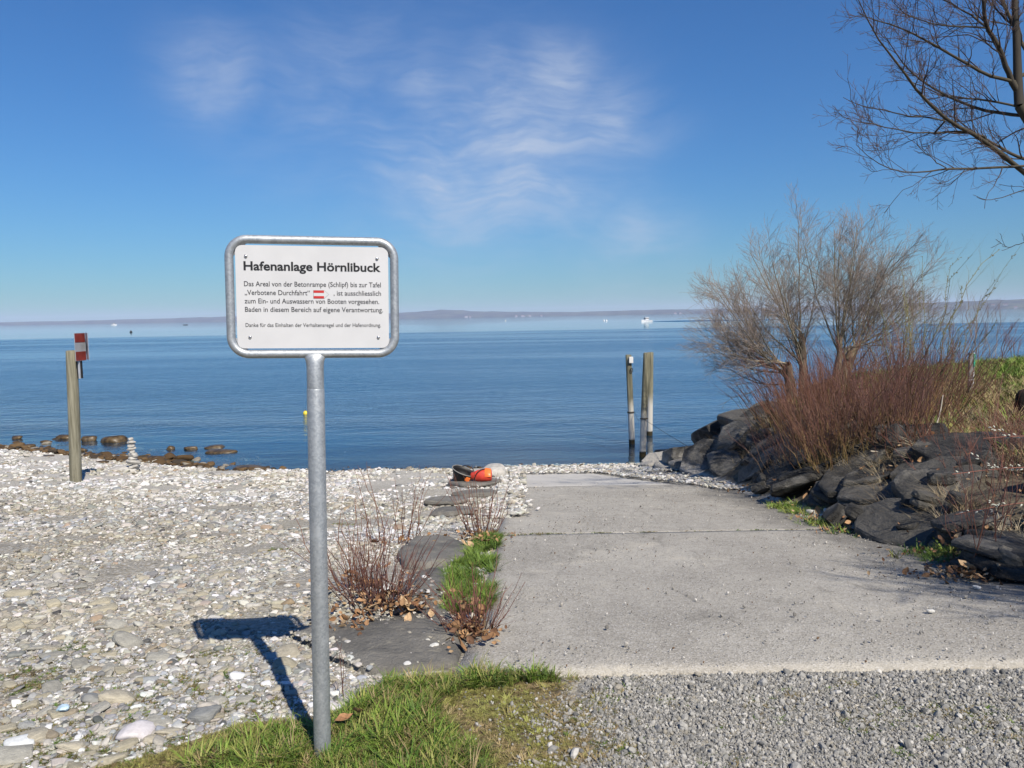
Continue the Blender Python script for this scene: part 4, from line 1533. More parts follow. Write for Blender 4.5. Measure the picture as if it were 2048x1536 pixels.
# scattered small tufts on beach and gravel
spots = [(545, 1100, 12), (690, 1048, 16), (100, 1115, 20), (70, 1003, 8), (222, 1180, 10), (265, 1238, 14), (140, 1310, 14), (205, 1330, 10), (465, 1303, 16), (310, 1360, 12), (400, 1368, 18), (490, 1395, 26), (270, 1440, 30), (170, 1425, 12), (425, 1335, 14), (135, 1420, 12), (345, 1480, 22), (50, 1420, 12), (90, 1500, 16), (200, 1490, 18), (575, 1100, 10),
         (1255, 1352, 26), (1605, 1394, 9), (1695, 1370, 10), (1710, 1450, 24), (1785, 1442, 10), (1530, 1410, 10), (1350, 1410, 8), (1540, 1450, 8), (1940, 1440, 40), (2035, 1470, 30), (1240, 1500, 14), (1460, 1520, 12), (1200, 1420, 30), (1180, 1450, 30), (1220, 1390, 14), (1900, 1420, 16), (1980, 1430, 14), (850, 1048, 12), (880, 1052, 10)]
for _ in range(60):
    spots.append((g_.uniform(0, 560), g_.uniform(1290, 1536), int(g_.integers(6, 26))))
for _ in range(16):
    spots.append((g_.uniform(1150, 2048), g_.uniform(1360, 1536), int(g_.integers(3, 9))))
xy, co = [], []
for px, py, n in spots:
    p = at_ground(px, py)
    m_ = n * 3
    sx = 0.010 * math.sqrt(n) * (1 + p.y * 0.12)
    xy.append(np.stack([p.x + g_.normal(size=m_) * sx, p.y + g_.normal(size=m_) * sx * 0.8], 1))
    co.append(pick(np.concatenate([DRY, GREEN[:3]]), m_, g_) * 0.8)
xy = np.concatenate(xy)
tufts('stray_moss', xy, 0.022, np.concatenate(co), MOSS, 'little tufts of moss and weeds among the pebbles and gravel', 'moss', g_)
# grass between the slabs and the ramp
c = cand(2600, -0.56, -0.14, 4.4, 7.2, g_)
xl = np.interp(c[:, 1], [4.4, 5.0, 5.7, 6.6, 7.2], [-0.42, -0.47, -0.5, -0.40, -0.30])
k = (c[:, 0] > xl) & (g_.uniform(size=len(c)) < sstep(fbm(c[:, 0] * 5, c[:, 1] * 3, 75), 0.3, 0.5))
tufts('ramp_edge_grass', c[k], 0.065, pick(GREEN[:3], k.sum(), g_) * 0.85, LUSH, 'green grass in the strip between the flat slabs and the ramp', 'grass', g_)
# moss in the joint of the ramp
n = 420
x = g_.uniform(-0.15, 3.2, n)
k = g_.uniform(size=n) < 0.15 + 0.85 * (x < 0.45) + 0.8 * (np.abs(x - 1.3) < 0.06) + .8 * (np.abs(x - 0.85) < 0.1)
x = x[k]
y = 7.25 + g_.normal(size=len(x)) * np.where(x < 0.4, 0.05, 0.006)
tufts('joint_moss', np.stack([x, y], 1), 0.022, pick(np.concatenate([GREEN, DRY]), len(x), g_) * 0.7, MOSS, 'thin line of moss in the joint across the ramp', 'moss', g_, beach_z(x, y) + 0.018)
# bank: dry grass on the plateau and among the rocks
c = cand(42000, 3.3, 20.0, 4.0, 24.0, g_)
bi, lo_, tp_ = bank_in(c[:, 0], c[:, 1])
vis = g_.uniform(size=len(c)) < np.clip(9.0 / np.hypot(c[:, 0], c[:, 1]), 0, 1) ** 0.6
plate_ = (bi > 0.93) & vis & (c[:, 0] > 4.9)
far_green = sstep(c[:, 1], 14.5, 17) * 0.75
cols = np.where((g_.uniform(size=len(c)) < far_green + 0.28)[:, None], pick(GREEN, len(c), g_) * 1.1, pick(DRY, len(c), g_) * 1.15)
tufts('bank_grass', c[plate_], 0.15, cols[plate_], LUSH, 'dry yellow and green grass on top of the bank', 'grass', g_)
c = cand(9000, 3.5, 8.5, 4.6, 14.5, g_)
bi, lo_, tp_ = bank_in(c[:, 0], c[:, 1])
k = (bi > 0.35) & (g_.uniform(size=len(c)) < sstep(fbm(c[:, 0] * 1.2, c[:, 1] * 1.2, 78), 0.45, 0.6))
tufts('dry_reed_litter', c[k], 0.17, pick(np.array([(0.40, 0.33, 0.20), (0.50, 0.42, 0.28), (0.26, 0.19, 0.11)]), k.sum(), g_), STRAW, 'straw coloured dry reeds lying among the dark rocks', 'reeds', g_)
# tufts at the foot of the rocks
xy, co = [], []
for px, py, n in ((1565, 1018, 70), (1590, 1028, 40), (1640, 1052, 40), (1880, 1118, 60), (1850, 1112, 30), (1700, 1070, 20)):
    p = at_ground(px, py)
    xy.append(np.stack([p.x + g_.normal(size=n) * 0.10, p.y + g_.normal(size=n) * 0.10], 1))
    co.append(pick(GREEN, n, g_))
tufts('rock_foot_grass', np.concatenate(xy), 0.07, np.concatenate(co), LUSH, 'small green tufts along the foot of the dark rocks', 'grass', g_)

# ---- dead leaves
def leaf_mesh(seed, mat):
    g = np.random.default_rng(seed)
    t_ = np.linspace(0, 1, 6)
    w = np.sin(np.pi * t_ ** 0.85) * 0.30 + 0.01
    V = []
    curl = g.uniform(0.2, 0.6)
    for a, ww in zip(t_, w):
        z = curl * (a - 0.5) ** 2 * 1.2
        V += [(a - 0.5, -ww, z + ww * curl), (a - 0.5, 0, z), (a - 0.5, ww, z + ww * curl * g.uniform(0.4, 1.4))]
    V = np.array(V) * np.array([1, 1, 1])
    Fc = []
    for i in range(5):
        for j in range(2):
            Fc.append((i * 3 + j, i * 3 + j + 1, i * 3 + j + 4, i * 3 + j + 3))
    return mesh_np('fallen_leaf', V, np.array(Fc), mat, True)


LEAVES = proto_collection('fallen_leaf', [leaf_mesh(i, M_LEAF) for i in range(6)])
BROWN = np.array([(0.36, 0.20, 0.10), (0.27, 0.14, 0.07), (0.45, 0.27, 0.14), (0.18, 0.10, 0.06), (0.42, 0.30, 0.18)])
xy, hh = [], []
for px, py, n, sx, sy, up in ((760, 1225, 150, .15, .16, .04), (720, 1180, 60, .14, .2, .04), (950, 1280, 130, .07, .10, .02), (945, 1255, 40, .05, .06, .08), (960, 1085, 120, .13, .22, .03), (840, 1090, 70, .16, .2, .02), (1930, 1160, 200, .22, .07, .03), (2010, 1165, 140, .16, .06, .03), (1950, 1120, 120, .3, .15, .12),
                            (1640, 1045, 50, .12, .12, .02), (1700, 1068, 60, .15, .1, .02), (1760, 930, 80, .4, .4, .04), (1500, 985, 30, .2, .2, .03), (1600, 960, 60, .4, .4, .05), (1850, 960, 160, .5, .6, .08), (1950, 900, 140, .5, .6, .08), (1800, 1010, 70, .4, .4, .06), (1700, 960, 90, .4, .5, .08), (700, 1260, 60, .1, .1, .02), (830, 1235, 60, .06, .06, .05)):
    p = at_ground(px, py)
    xy.append(np.stack([p.x + g_.normal(size=n) * sx, p.y + g_.normal(size=n) * sy], 1))
    hh.append(np.abs(g_.normal(size=n)) * up)
xy, hh = np.concatenate(xy), np.concatenate(hh)
S = np.exp(g_.normal(size=len(xy)) * 0.35) * 0.036
scatter('leaf_litter', np.column_stack([xy, ground_z(xy[:, 0], xy[:, 1]) + 0.03 + hh]), np.repeat(S[:, None], 3, 1), np.stack([g_.normal(size=len(xy)) * .6, g_.normal(size=len(xy)) * .6, g_.uniform(0, 6.28, len(xy))], 1),
        pick(BROWN, len(xy), g_), LEAVES, 'brown dead leaves caught around the twigs and rocks', 'leaves')
leaf_mats = [simple_mat('brown_dead_leaf', tuple(cc), 0.75, var=0.3, scale=6, bump=0.2) for cc in ((0.42, 0.25, 0.12), (0.33, 0.17, 0.08), (0.47, 0.32, 0.18))]
big_leaf = [leaf_mesh(40 + i, leaf_mats[i % 3]) for i in range(6)]
for px, py, n, sx in ((770, 1240, 9, .12), (815, 1232, 9, .05), (735, 1165, 5, .1), (945, 1250, 4, .05), (960, 1095, 6, .1), (700, 1375, 0, .05), (1950, 1162, 12, .13), (690, 1470, 2, .03), (975, 1440, 0, .1)):
    p = at_ground(px, py)
    for _ in range(n):
        o = bpy.data.objects.new('fallen_leaf', big_leaf[int(g_.integers(6))])
        x, y = p.x + g_.normal() * sx, p.y + g_.normal() * sx
        s = g_.uniform(0.06, 0.095)
        o.location = (x, y, gz(x, y) + 0.05 + abs(g_.normal()) * 0.03)
        o.scale = (s, s, s)
        o.rotation_euler = (g_.normal() * 0.5, g_.normal() * 0.5, g_.uniform(0, 6.28))
        link(o, ground)

# ================================================================== shrubs and trees
M_REDTWIG = make_twig_mat('red_dogwood_stem', (0.34, 0.235, 0.09), (0.20, 0.075, 0.062), 0.55, (0.19, 0.088, 0.060))
M_BROWNTWIG = make_twig_mat('red_brown_stem', (0.13, 0.06, 0.045), (0.24, 0.085, 0.06))
M_WILLOW = make_twig_mat('willow_bark', (0.20, 0.155, 0.10), (0.34, 0.29, 0.20), 0.8)
M_WTWIG = make_twig_mat('willow_twig', (0.36, 0.31, 0.20), (0.46, 0.35, 0.29), 0.75)
M_BARK = make_twig_mat('dark_tree_bark', (0.062, 0.052, 0.036), (0.075, 0.058, 0.042), 0.85)
M_DTWIG = make_twig_mat('dark_tree_twig', (0.05, 0.037, 0.03), (0.11, 0.065, 0.058), 0.75)
M_OLIVE = make_twig_mat('olive_willow_stem', (0.16, 0.12, 0.07), (0.25, 0.23, 0.11), 0.7)
M_PALE = make_twig_mat('pale_sapling_stem', (0.36, 0.31, 0.27), (0.26, 0.17, 0.15), 0.8)
M_CATKIN = simple_mat('grey_catkin', (0.62, 0.62, 0.52), 0.9, var=0.1)
M_BUD = simple_mat('olive_bud', (0.22, 0.19, 0.09), 0.9, var=0.2)


def shrub(name, label, cat, loc, stems, hgt, spread, r0, mat, seed, branch=2, k=7, group=None, lean=(0, 0), base=0.12, twl=(0.15, 0.4), curve=0.35, up=0.25, subs=0):
    g = np.random.default_rng(seed)
    root = empty(name, loc)
    tag(root, label, cat, group)
    a = g.uniform(0, 6.283, stems)
    r = np.sqrt(g.uniform(size=stems))
    b = np.stack([np.cos(a) * r * base, np.sin(a) * r * base, np.full(stems, -0.05)], 1)
    wx = loc[0] + b[:, 0]
    wy_ = loc[1] + b[:, 1]
    b[:, 2] = ground_z(wx, wy_) - loc[2] - 0.05
    L = hgt * g.uniform(0.5, 1.08, stems)
    s = np.linspace(0, 1, k)
    out = spread * r * g.uniform(0.5, 1.2, stems) * L
    P = np.zeros((stems, k, 3))
    bend = s[None] * (1 - curve) + curve * s[None] ** 2
    P[:, :, 0] = b[:, 0:1] + (np.cos(a) * out + lean[0] * L)[:, None] * bend
    P[:, :, 1] = b[:, 1:2] + (np.sin(a) * out + lean[1] * L)[:, None] * bend
    P[:, :, 2] = b[:, 2:3] + L[:, None] * s[None]
    wig = np.cumsum(g.normal(size=(stems, k, 3)) * 0.028, 1) * L[:, None, None]
    wig[:, 0] = 0
    P += wig
    R = r0 * g.uniform(0.7, 1.25, stems)[:, None] * (1 - 0.72 * s[None])
    sets = [(P, R, 4)]
    o = obj('stems', tube_mesh('stems', sets, mat), root)
    o['kind'] = 'stuff'
    if branch:
        Q, RQ = grow(P, R, branch, 4, (0.3, 0.95), (twl[0] * hgt, twl[1] * hgt), (15, 45), up, 0.05, 0.55, g)
        ss = [(Q, RQ, 3, np.broadcast_to(np.linspace(0.6, 1, 4), Q.shape[:2]))]
        if subs:
            Q2, RQ2 = grow(Q, RQ, subs, 3, (0.3, 0.95), (twl[0] * hgt * .4, twl[1] * hgt * .5), (20, 50), up, 0.05, 0.6, g)
            ss.append((Q2, RQ2, 3, np.broadcast_to(np.linspace(0.8, 1, 3), Q2.shape[:2])))
        tw = obj('twigs', tube_mesh('twigs', ss, mat), root)
        tw['kind'] = 'stuff'
    return root, P, R


def gpt(px, py, dz=0.0):
    p = at_ground(px, py)
    return (p.x, p.y, gz(p.x, p.y) + dz)


# twigs beside the ramp
G1 = 'bare twiggy shrubs beside the ramp'
shrub('twig_shrub', 'bushy reddish twig shrub with dead leaves at its foot, right of the sign pole', 'shrub', gpt(760, 1215), 78, 0.52, 0.80, 0.0036, M_BROWNTWIG, 1, 4, group=G1, base=0.16, twl=(.12, .35))
shrub('twig_shrub', 'low reddish twig shrub at the left front corner of the ramp', 'shrub', gpt(950, 1268), 46, 0.42, 0.85, 0.0036, M_BROWNTWIG, 2, 3, group=G1, base=0.07, twl=(.12, .35), curve=0.1)
shrub('twig_shrub', 'thin brown twig shrub halfway up the left edge of the ramp', 'shrub', gpt(965, 1072), 30, 0.66, 0.6, 0.0046, M_BROWNTWIG, 3, 3, group=G1, base=0.10, twl=(.1, .3), curve=0.1)
shrub('twig_shrub', 'sparse tall twigs rising from the pebbles behind the bushy shrub', 'shrub', gpt(790, 1085), 18, 0.80, 0.45, 0.0042, M_BROWNTWIG, 4, 2, group=G1, base=0.22, twl=(.08, .25))
shrub('twig_shrub', 'few long twigs in the leaf litter left of the bushy shrub', 'shrub', gpt(715, 1180), 24, 0.62, 0.40, 0.0040, M_BROWNTWIG, 5, 3, group=G1, base=0.12, twl=(.1, .3))
shrub('lone_twig', 'single thin upright twig in the grass right of the sign pole', 'twig', gpt(690, 1405), 2, 0.30, 0.12, 0.0026, M_BROWNTWIG, 6, 2, base=0.02, twl=(.05, .15))

# red thicket on the bank
G2 = 'red stemmed shrubs on the bank'
thicket = [(4.02, 9.3, 1.20, 140, 'red shrub with ochre lower stems leaning out over the rocks, nearest of the thicket', (-0.10, -0.08)),
           (4.55, 12.4, 1.15, 120, 'red shrub at the lake end of the thicket above the black rocks', (-0.28, 0)),
           (4.35, 10.6, 1.30, 140, 'dark red shrub in the middle of the thicket before the willow', (-0.12, 0)),
           (5.0, 10.2, 1.40, 130, 'tall red shrub rising where the thicket is highest', (0, 0)),
           (4.55, 9.0, 1.0, 100, 'brownish red shrub at the front of the thicket above the pale debris', (0, -0.05)),
           (5.9, 11.0, 1.50, 100, 'tall brown red shrub behind the thicket beside the catkin willow', (0, 0)),
           (5.4, 12.8, 1.25, 90, 'red shrub in front of the willow trunks', (-0.1, 0)),
           (6.7, 12.0, 1.0, 50, 'sparse purple red shrub at the right end of the thicket on the grass', (0, 0)),
           (7.5, 12.9, 0.8, 34, 'thin low reddish shrub left of the marker post', (0, 0))]
for i, (x, y, h_, n_, lab, ln) in enumerate(thicket):
    shrub('red_shrub', lab, 'shrub', (x, y, gz(x, y)), int(n_ * 1.3), h_, 0.55, 0.0062, M_REDTWIG, 20 + i, 5, group=G2, base=0.40, lean=ln, twl=(.12, .40), up=0.22)
shrub('red_shrub', 'bright red leafless shrub cut by the right edge of the picture', 'shrub', (4.95, 6.9, gz(4.95, 6.9)), 70, 0.80, 0.6, 0.0042, M_REDTWIG, 41, 3, group=G2, base=0.25, twl=(.15, .4))
shrub('red_shrub', 'low red twigs among the black rocks below the thicket', 'shrub', (4.3, 8.6, gz(4.3, 8.6)), 26, 0.45, 0.7, 0.004, M_BROWNTWIG, 42, 2, group=G2, base=0.25)
shrub('red_shrub', 'sparse reddish twigs growing from the leaf litter at the ramp edge', 'shrub', (3.22, 5.25, gz(3.22, 5.25)), 9, 0.95, 0.45, 0.0056, M_BROWNTWIG, 43, 5, group=G2, base=0.12, twl=(.12, .4), subs=2, curve=0.1)
shrub('red_shrub', 'slender red brown twigs before the rocks near the right edge', 'shrub', (3.6, 5.6, gz(3.6, 5.6)), 10, 1.05, 0.4, 0.005, M_BROWNTWIG, 44, 4, group=G2, base=0.2, twl=(.12, .4), subs=1, curve=0.1)


for i, (x, y, h_, n_, lab) in enumerate(((3.95, 10.6, 0.95, 70, 'reddish shrub hanging lowest over the black rocks toward the ramp'), (4.6, 8.3, 0.55, 40, 'low brown twigs in front of the tall thicket on the rocks'),
                                          (5.3, 7.6, 0.7, 46, 'loose brown twigs among the rocks at the right'), (4.4, 7.2, 0.5, 30, 'small patch of red twigs between the black boulders'), (5.6, 8.7, 0.7, 44, 'brown twigs on the bank edge right of the thicket'))):
    shrub('red_shrub', lab, 'shrub', (x, y, gz(x, y)), n_, h_, 0.7, 0.0048, M_REDTWIG if i == 0 else M_BROWNTWIG, 120 + i, 4, group=G2, base=0.4, lean=(-0.15, 0), twl=(.15, .45), subs=1)


def beads(P, R, per, size, mat, name, root, g, span=(0.35, 1.0), off=1.2):
    n, m_, _ = P.shape
    t_ = g.uniform(span[0], span[1], (n, per)) * (m_ - 1)
    i0 = np.minimum(t_.astype(int), m_ - 2)
    f = (t_ - i0)[..., None]
    idx = np.arange(n)[:, None]
    c = (P[idx, i0] * (1 - f) + P[idx, i0 + 1] * f).reshape(-1, 3)
    tan = norm((P[idx, i0 + 1] - P[idx, i0]).reshape(-1, 3))
    rnd = norm(g.normal(size=c.shape))
    side = norm(rnd - (rnd * tan).sum(1, keepdims=True) * tan)
    D = norm(tan * 0.8 + side * 0.6)
    c = c + side * size * off * 0.5
    k = 4
    s = np.linspace(0, 1, k)
    Q = c[:, None] + D[:, None] * (s[None, :, None] * size * 2.2)
    RR_ = np.broadcast_to(np.array([0.25, 1.0, 0.8, 0.1]) * size * 0.55, (len(c), k))
    o = obj(name, tube_mesh(name, [(Q, RR_, 5)], mat), root)
    o['kind'] = 'stuff'


# catkin willows
g_ = np.random.default_rng(81)
r_, P_, R_ = shrub('catkin_willow', 'loose willow shrub with budded olive stems spreading above the red thicket', 'shrub', (6.15, 11.7, gz(6.15, 11.7)), 22, 2.55, 0.50, 0.0105, M_OLIVE, 51, 5, 9, base=0.25, twl=(.12, .32), up=0.3, subs=3, lean=(0.12, 0))
beads(P_, R_, 34, 0.011, M_BUD, 'buds', r_, g_)
root = empty('catkin_willow', (4.7, 5.6, gz(4.7, 5.6)))
tag(root, 'willow branches with silvery catkins reaching in from the right edge', 'shrub')
lines = []
for a_, b_ in (((4.9, 5.7, 0.25), (3.05, 5.3, 0.44)), ((4.9, 5.6, 0.10), (3.2, 5.5, 0.10)), ((4.9, 5.8, 0.4), (3.5, 5.7, 0.62))):
    A, B = np.array(a_), np.array(b_)
    s = np.linspace(0, 1, 9)
    lines.append(A + (B - A) * s[:, None] + np.stack([0 * s, 0 * s, 0.10 * np.sin(s * 3.0)], 1))
lines = np.array(lines) - np.array(root.location)
rad = np.broadcast_to(np.linspace(0.008, 0.003, 9), lines.shape[:2])
q_, rq_ = grow(lines, np.array(rad), 4, 5, (0.2, 0.9), (0.15, 0.4), (15, 40), 0.1, 0.04, 0.6, g_)
trunk_ = np.array([[(4.95, 5.75, gz(4.95, 5.75) - 0.1), (4.95, 5.72, 0.0), (4.92, 5.70, 0.1), (4.9, 5.7, 0.45)]]) - np.array(root.location)
obj('stems', tube_mesh('stems', [(lines, rad, 5), (q_, rq_, 4), (trunk_, np.array([[.02, .016, .012, .006]]), 6)], M_BROWNTWIG), root)['kind'] = 'stuff'
beads(lines, rad, 22, 0.013, M_CATKIN, 'catkins', root, g_, (0.1, 1.0))
beads(q_, rq_, 6, 0.011, M_CATKIN, 'catkins', root, g_, (0.1, 1.0))

# the bare willow behind the thicket
wl = empty('willow_tree', (6.35, 15.8, gz(6.35, 15.8)))
tag(wl, 'bare spreading pollard willow with fine twigs behind the red thicket', 'tree')
g_ = np.random.default_rng(91)
O = np.array(wl.location)
O[2] = gz(6.35, 15.8)
trk = []
for pts in ([(5.75, 15.8, -0.3), (5.72, 15.8, 0.1), (5.62, 15.7, 0.35), (5.55, 15.6, 0.55)],
            [(5.95, 15.8, -0.3), (5.98, 15.8, 0.3), (5.95, 15.8, 0.75), (5.9, 15.75, 1.15)],
            [(6.75, 15.9, -0.3), (6.82, 15.9, 0.25), (6.95, 15.9, 0.6), (7.05, 15.9, 0.85)],
            [(6.6, 15.7, -0.3), (6.6, 15.7, 0.3), (6.68, 15.7, 0.75), (6.66, 15.7, 1.1)]):
    trk.append(resample(pts, 8) - O)
trk = np.array(trk)
trr = np.array([[.13, .12, .115, .11, .105, .10, .095, .085], [.10, .095, .09, .085, .08, .075, .07, .06], [.14, .13, .12, .115, .115, .11, .105, .09], [.09, .085, .08, .075, .07, .065, .06, .055]])
for i in range(4):
    V, q = tubes(trk[i:i + 1], trr[i:i + 1], 10)
    V = V + 0.012 * np.stack([noise3(V * 6, 5 + i), noise3(V * 6, 15 + i), 0 * V[:, 0]], 1)
    obj('trunk', mesh_np('trunk', V, q, M_WILLOW, True, {'tip': np.zeros(len(V))}), wl)
limbs, lr = [], []
for i, (n_, a0_, a1_) in enumerate(((15, -95, -35), (12, -50, 15), (14, 0, 75), (11, -25, 40))):
    for j in range(n_):
        th = math.radians(a0_ + (a1_ - a0_) * (j + g_.uniform(0.1, 0.9)) / n_)
        sw = g_.normal() * 0.5
        d = np.array([math.sin(th), sw, math.cos(th)])
        d = d / np.linalg.norm(d)
        st_ = trk[i][int(g_.integers(3, 8))]
        L = g_.uniform(1.2, 1.95) * (0.92 if abs(th) > 1.2 else 1.0)
        e = st_ + d * L + np.array([0, 0, 0.30 * L])
        mid = st_ + d * L * 0.5 + np.array([0, 0, 0.03])
        limbs.append(resample([st_, mid, e], 9))
        lr.append(np.linspace(0.017, 0.005, 9) * g_.uniform(0.6, 1.2))
limbs, lr = np.array(limbs), np.array(lr)
limbs += np.cumsum(g_.normal(size=limbs.shape) * 0.012, 1)
for i in range(len(limbs)):
    V, q = tubes(limbs[i:i + 1], lr[i:i + 1], 6)
    obj('branch', mesh_np('branch', V, q, M_WILLOW, True, {'tip': np.full(len(V), 0.6)}), wl)
B1, R1 = grow(limbs, lr, 17, 7, (0.10, 1.0), (0.5, 1.2), (20, 62), 0.10, 0.04, 0.45, g_)
B2, R2 = grow(B1, R1, 7, 5, (0.15, 1.0), (0.22, 0.60), (18, 50), 0.12, 0.04, 0.55, g_)
B3, R3 = grow(B2, R2, 2, 3, (0.2, 1.0), (0.10, 0.26), (18, 50), 0.1, 0.04, 0.6, g_)
R1, R2, R3 = np.maximum(R1, 0.0028), np.maximum(R2, 0.0021), np.maximum(R3, 0.0017)
o = obj('twigs', tube_mesh('twigs', [(B1, R1, 4, np.full(B1.shape[:2], .3)), (B2, R2, 3, np.full(B2.shape[:2], .6)), (B3, R3, 3, np.full(B3.shape[:2], 1.0))], M_WTWIG), wl)
o['kind'] = 'stuff'

# thin saplings on the far edge of the bank
G3 = 'bare saplings on the lake side of the bank'
for i, (px, h_, lab) in enumerate(((1932, 2.0, 'pale straight sapling directly behind the white marker post'), (1962, 1.6, 'thin pale sapling just right of the marker post'), (1985, 1.75, 'pale branching sapling, middle of the group by the lake'),
                                   (2003, 1.5, 'dark leaning sapling near the right edge by the lake'), (1900, 1.3, 'short reddish sapling left of the marker post'), (2030, 1.1, 'small dark sapling at the right edge of the picture'))):
    p = at_z(px, 728, 0.05)
    y_ = min(p.y, float(lake_edge(np.array([p.x]))[0]) - 2.8)
    x_ = p.x * y_ / p.y
    shrub('sapling', lab, 'sapling', (x_, y_, gz(x_, y_)), 3, h_, 0.14, 0.012, M_PALE if i in (0, 1, 2) else M_BROWNTWIG, 60 + i, 12, 8, group=G3, base=0.05, twl=(.15, .35), up=0.35, subs=2, lean=(0.3 if i == 3 else 0, 0))

# tall bare tree reaching in at the upper right
TB = (6.75, 9.0)
bt = empty('bare_tree', (TB[0], TB[1], gz(*TB)))
tag(bt, 'tall dark leafless tree whose branches fill the upper right corner', 'tree')
O = np.array((TB[0], TB[1], gz(*TB)))
g_ = np.random.default_rng(97)


def zp(pts, d0, d1, k=12):
    """a limb through picture points, its depth running from d0 to d1"""
    out = []
    for i, (X, Y) in enumerate(pts):
        t_ = i / max(1, len(pts) - 1)
        out.append(at_depth(1650 + X * 0.32543, Y * 0.32543, d0 + (d1 - d0) * t_))
    return resample(np.array([v[:] for v in out]), k) - O


T0 = zp([(1195, 650), (1185, 520), (1180, 300), (1165, 0), (1150, -300)], 9.0, 9.2, 12)
base_pts = np.array([O + [0, 0, -0.2], O + [-0.02, 0, 0.6], O + [-0.10, 0, 1.4], O + [-0.25, 0, 2.4], O + [-0.45, 0, 3.1], T0[0] + O]) - O
T1 = resample(base_pts, 12)
trunk_sets = [(T1, np.linspace(0.13, 0.052, 12)), (T0, np.linspace(0.052, 0.022, 12))]
for P_, R_ in trunk_sets:
    V, q = tubes(P_[None], R_[None], 10)
    obj('trunk', mesh_np('trunk', V, q, M_BARK, True, {'tip': np.zeros(len(V))}), bt)
LP = [([(1150, 500), (1090, 320), (1040, 230), (980, 120), (970, 0), (960, -200)], 9.0, 8.6, .050, .02),
      ([(1300, 420), (1223, 240), (1180, 130), (1110, 0), (1080, -150)], 9.1, 9.5, .035, .02),
      ([(1330, 1160), (1223, 1050), (1100, 950), (970, 850), (880, 790), (740, 740), (640, 660), (560, 550), (480, 420), (370, 290), (250, 160), (200, 0)], 9.0, 7.9, .052, .006),
      ([(1330, 1010), (1223, 970), (1130, 945), (1010, 860), (890, 800), (820, 770)], 9.0, 9.3, .035, .012),
      ([(1223, 715), (1080, 700), (920, 690), (760, 620), (600, 530), (480, 440), (340, 230)], 9.0, 9.8, .035, .006),
      ([(1160, 500), (1020, 460), (850, 360), (700, 290), (560, 195), (400, 125), (320, 120), (210, 60)], 9.0, 8.2, .034, .005),
      ([(980, 840), (850, 800), (720, 830), (540, 835), (410, 805), (200, 790), (110, 760)], 8.7, 8.3, .020, .004),
      ([(1230, 1025), (1000, 1030), (830, 1035), (740, 1020), (600, 1045), (390, 1045), (310, 1000), (200, 880)], 8.9, 8.0, .026, .004),
      ([(1190, 660), (950, 610), (740, 595), (640, 560), (520, 500)], 9.0, 10.0, .022, .006),
      ([(740, 740), (640, 720), (450, 690), (330, 655), (200, 630), (110, 580)], 8.4, 8.9, .016, .004),
      ([(990, 170), (850, 150), (720, 140), (560, 100), (480, 60), (430, 0)], 8.8, 8.1, .018, .004),
      ([(1000, 170), (980, 160), (860, 80), (700, 0), (600, -80)], 8.8, 9.4, .022, .006),
      ([(740, 1020), (640, 950), (560, 870), (480, 820)], 8.4, 8.7, .010, .003),
      ([(1330, 1120), (1223, 1180), (1080, 1240), (990, 1280), (915, 1240)], 9.0, 8.5, .012, .003),
      ([(1330, 1440), (1223, 1490), (1130, 1510), (1095, 1470)], 8.8, 8.5, .010, .003),
      ([(1330, 760), (1150, 820), (1050, 900), (960, 900), (860, 950)], 9.0, 9.7, .016, .004),
      ([(1190, 200), (1050, 60), (950, -60)], 9.1, 9.6, .02, .008),
      ([(1100, 350), (900, 220), (760, 230), (620, 250)], 8.9, 9.5, .014, .004)]
LL, LR_ = [], []
pool = np.concatenate([T1, T0])
for pts, d0, d1, ra, rb in LP:
    P_ = zp(pts, d0, d1, 16)
    src = pool[np.argmin(np.linalg.norm(pool - P_[0] + np.array([0, 0, 0.12]), axis=1))]     # every limb springs from the trunk or a bigger limb
    if np.linalg.norm(src - P_[0]) > 0.03:
        P_ = np.concatenate([src[None], resample(P_, 15)])
    P_ = P_ + np.cumsum(g_.normal(size=P_.shape) * 0.006, 0)
    R_ = np.linspace(ra * 0.64, rb * 0.7, 16)
    V, q = tubes(P_[None], R_[None], 7)
    obj('branch', mesh_np('branch', V, q, M_BARK, True, {'tip': np.repeat(np.linspace(0, 1, 16), 7)}), bt)
    pool = np.concatenate([pool, P_])
    LL.append(P_)
    LR_.append(R_)
LL, LR_ = np.array(LL), np.array(LR_)
small = LR_[:, 0] < 0.0105
B1a, R1a = grow(LL[~small], np.minimum(LR_[~small], 0.017), 17, 7, (0.12, 1.0), (0.30, 0.85), (20, 55), 0.20, 0.05, 0.5, g_)
B1b, R1b = grow(LL[small], LR_[small], 9, 7, (0.2, 1.0), (0.10, 0.30), (20, 55), 0.10, 0.05, 0.6, g_)
B1, R1 = np.concatenate([B1a, B1b]), np.concatenate([R1a, R1b])
B2, R2 = grow(B1a, R1a, 6, 5, (0.2, 1.0), (0.12, 0.36), (20, 55), 0.16, 0.05, 0.55, g_)
B3, R3 = grow(B2, R2, 3, 3, (0.2, 1.0), (0.05, 0.14), (25, 60), 0.12, 0.05, 0.6, g_)
R1, R2, R3 = np.maximum(R1, .0026), np.maximum(R2, .0018), np.maximum(R3, .0014)
o = obj('twigs', tube_mesh('twigs', [(B1, R1, 4, np.full(B1.shape[:2], .2)), (B2, R2, 3, np.full(B2.shape[:2], .5)), (B3, R3, 3, np.full(B3.shape[:2], 1.0))], M_DTWIG), bt)
o['kind'] = 'stuff'

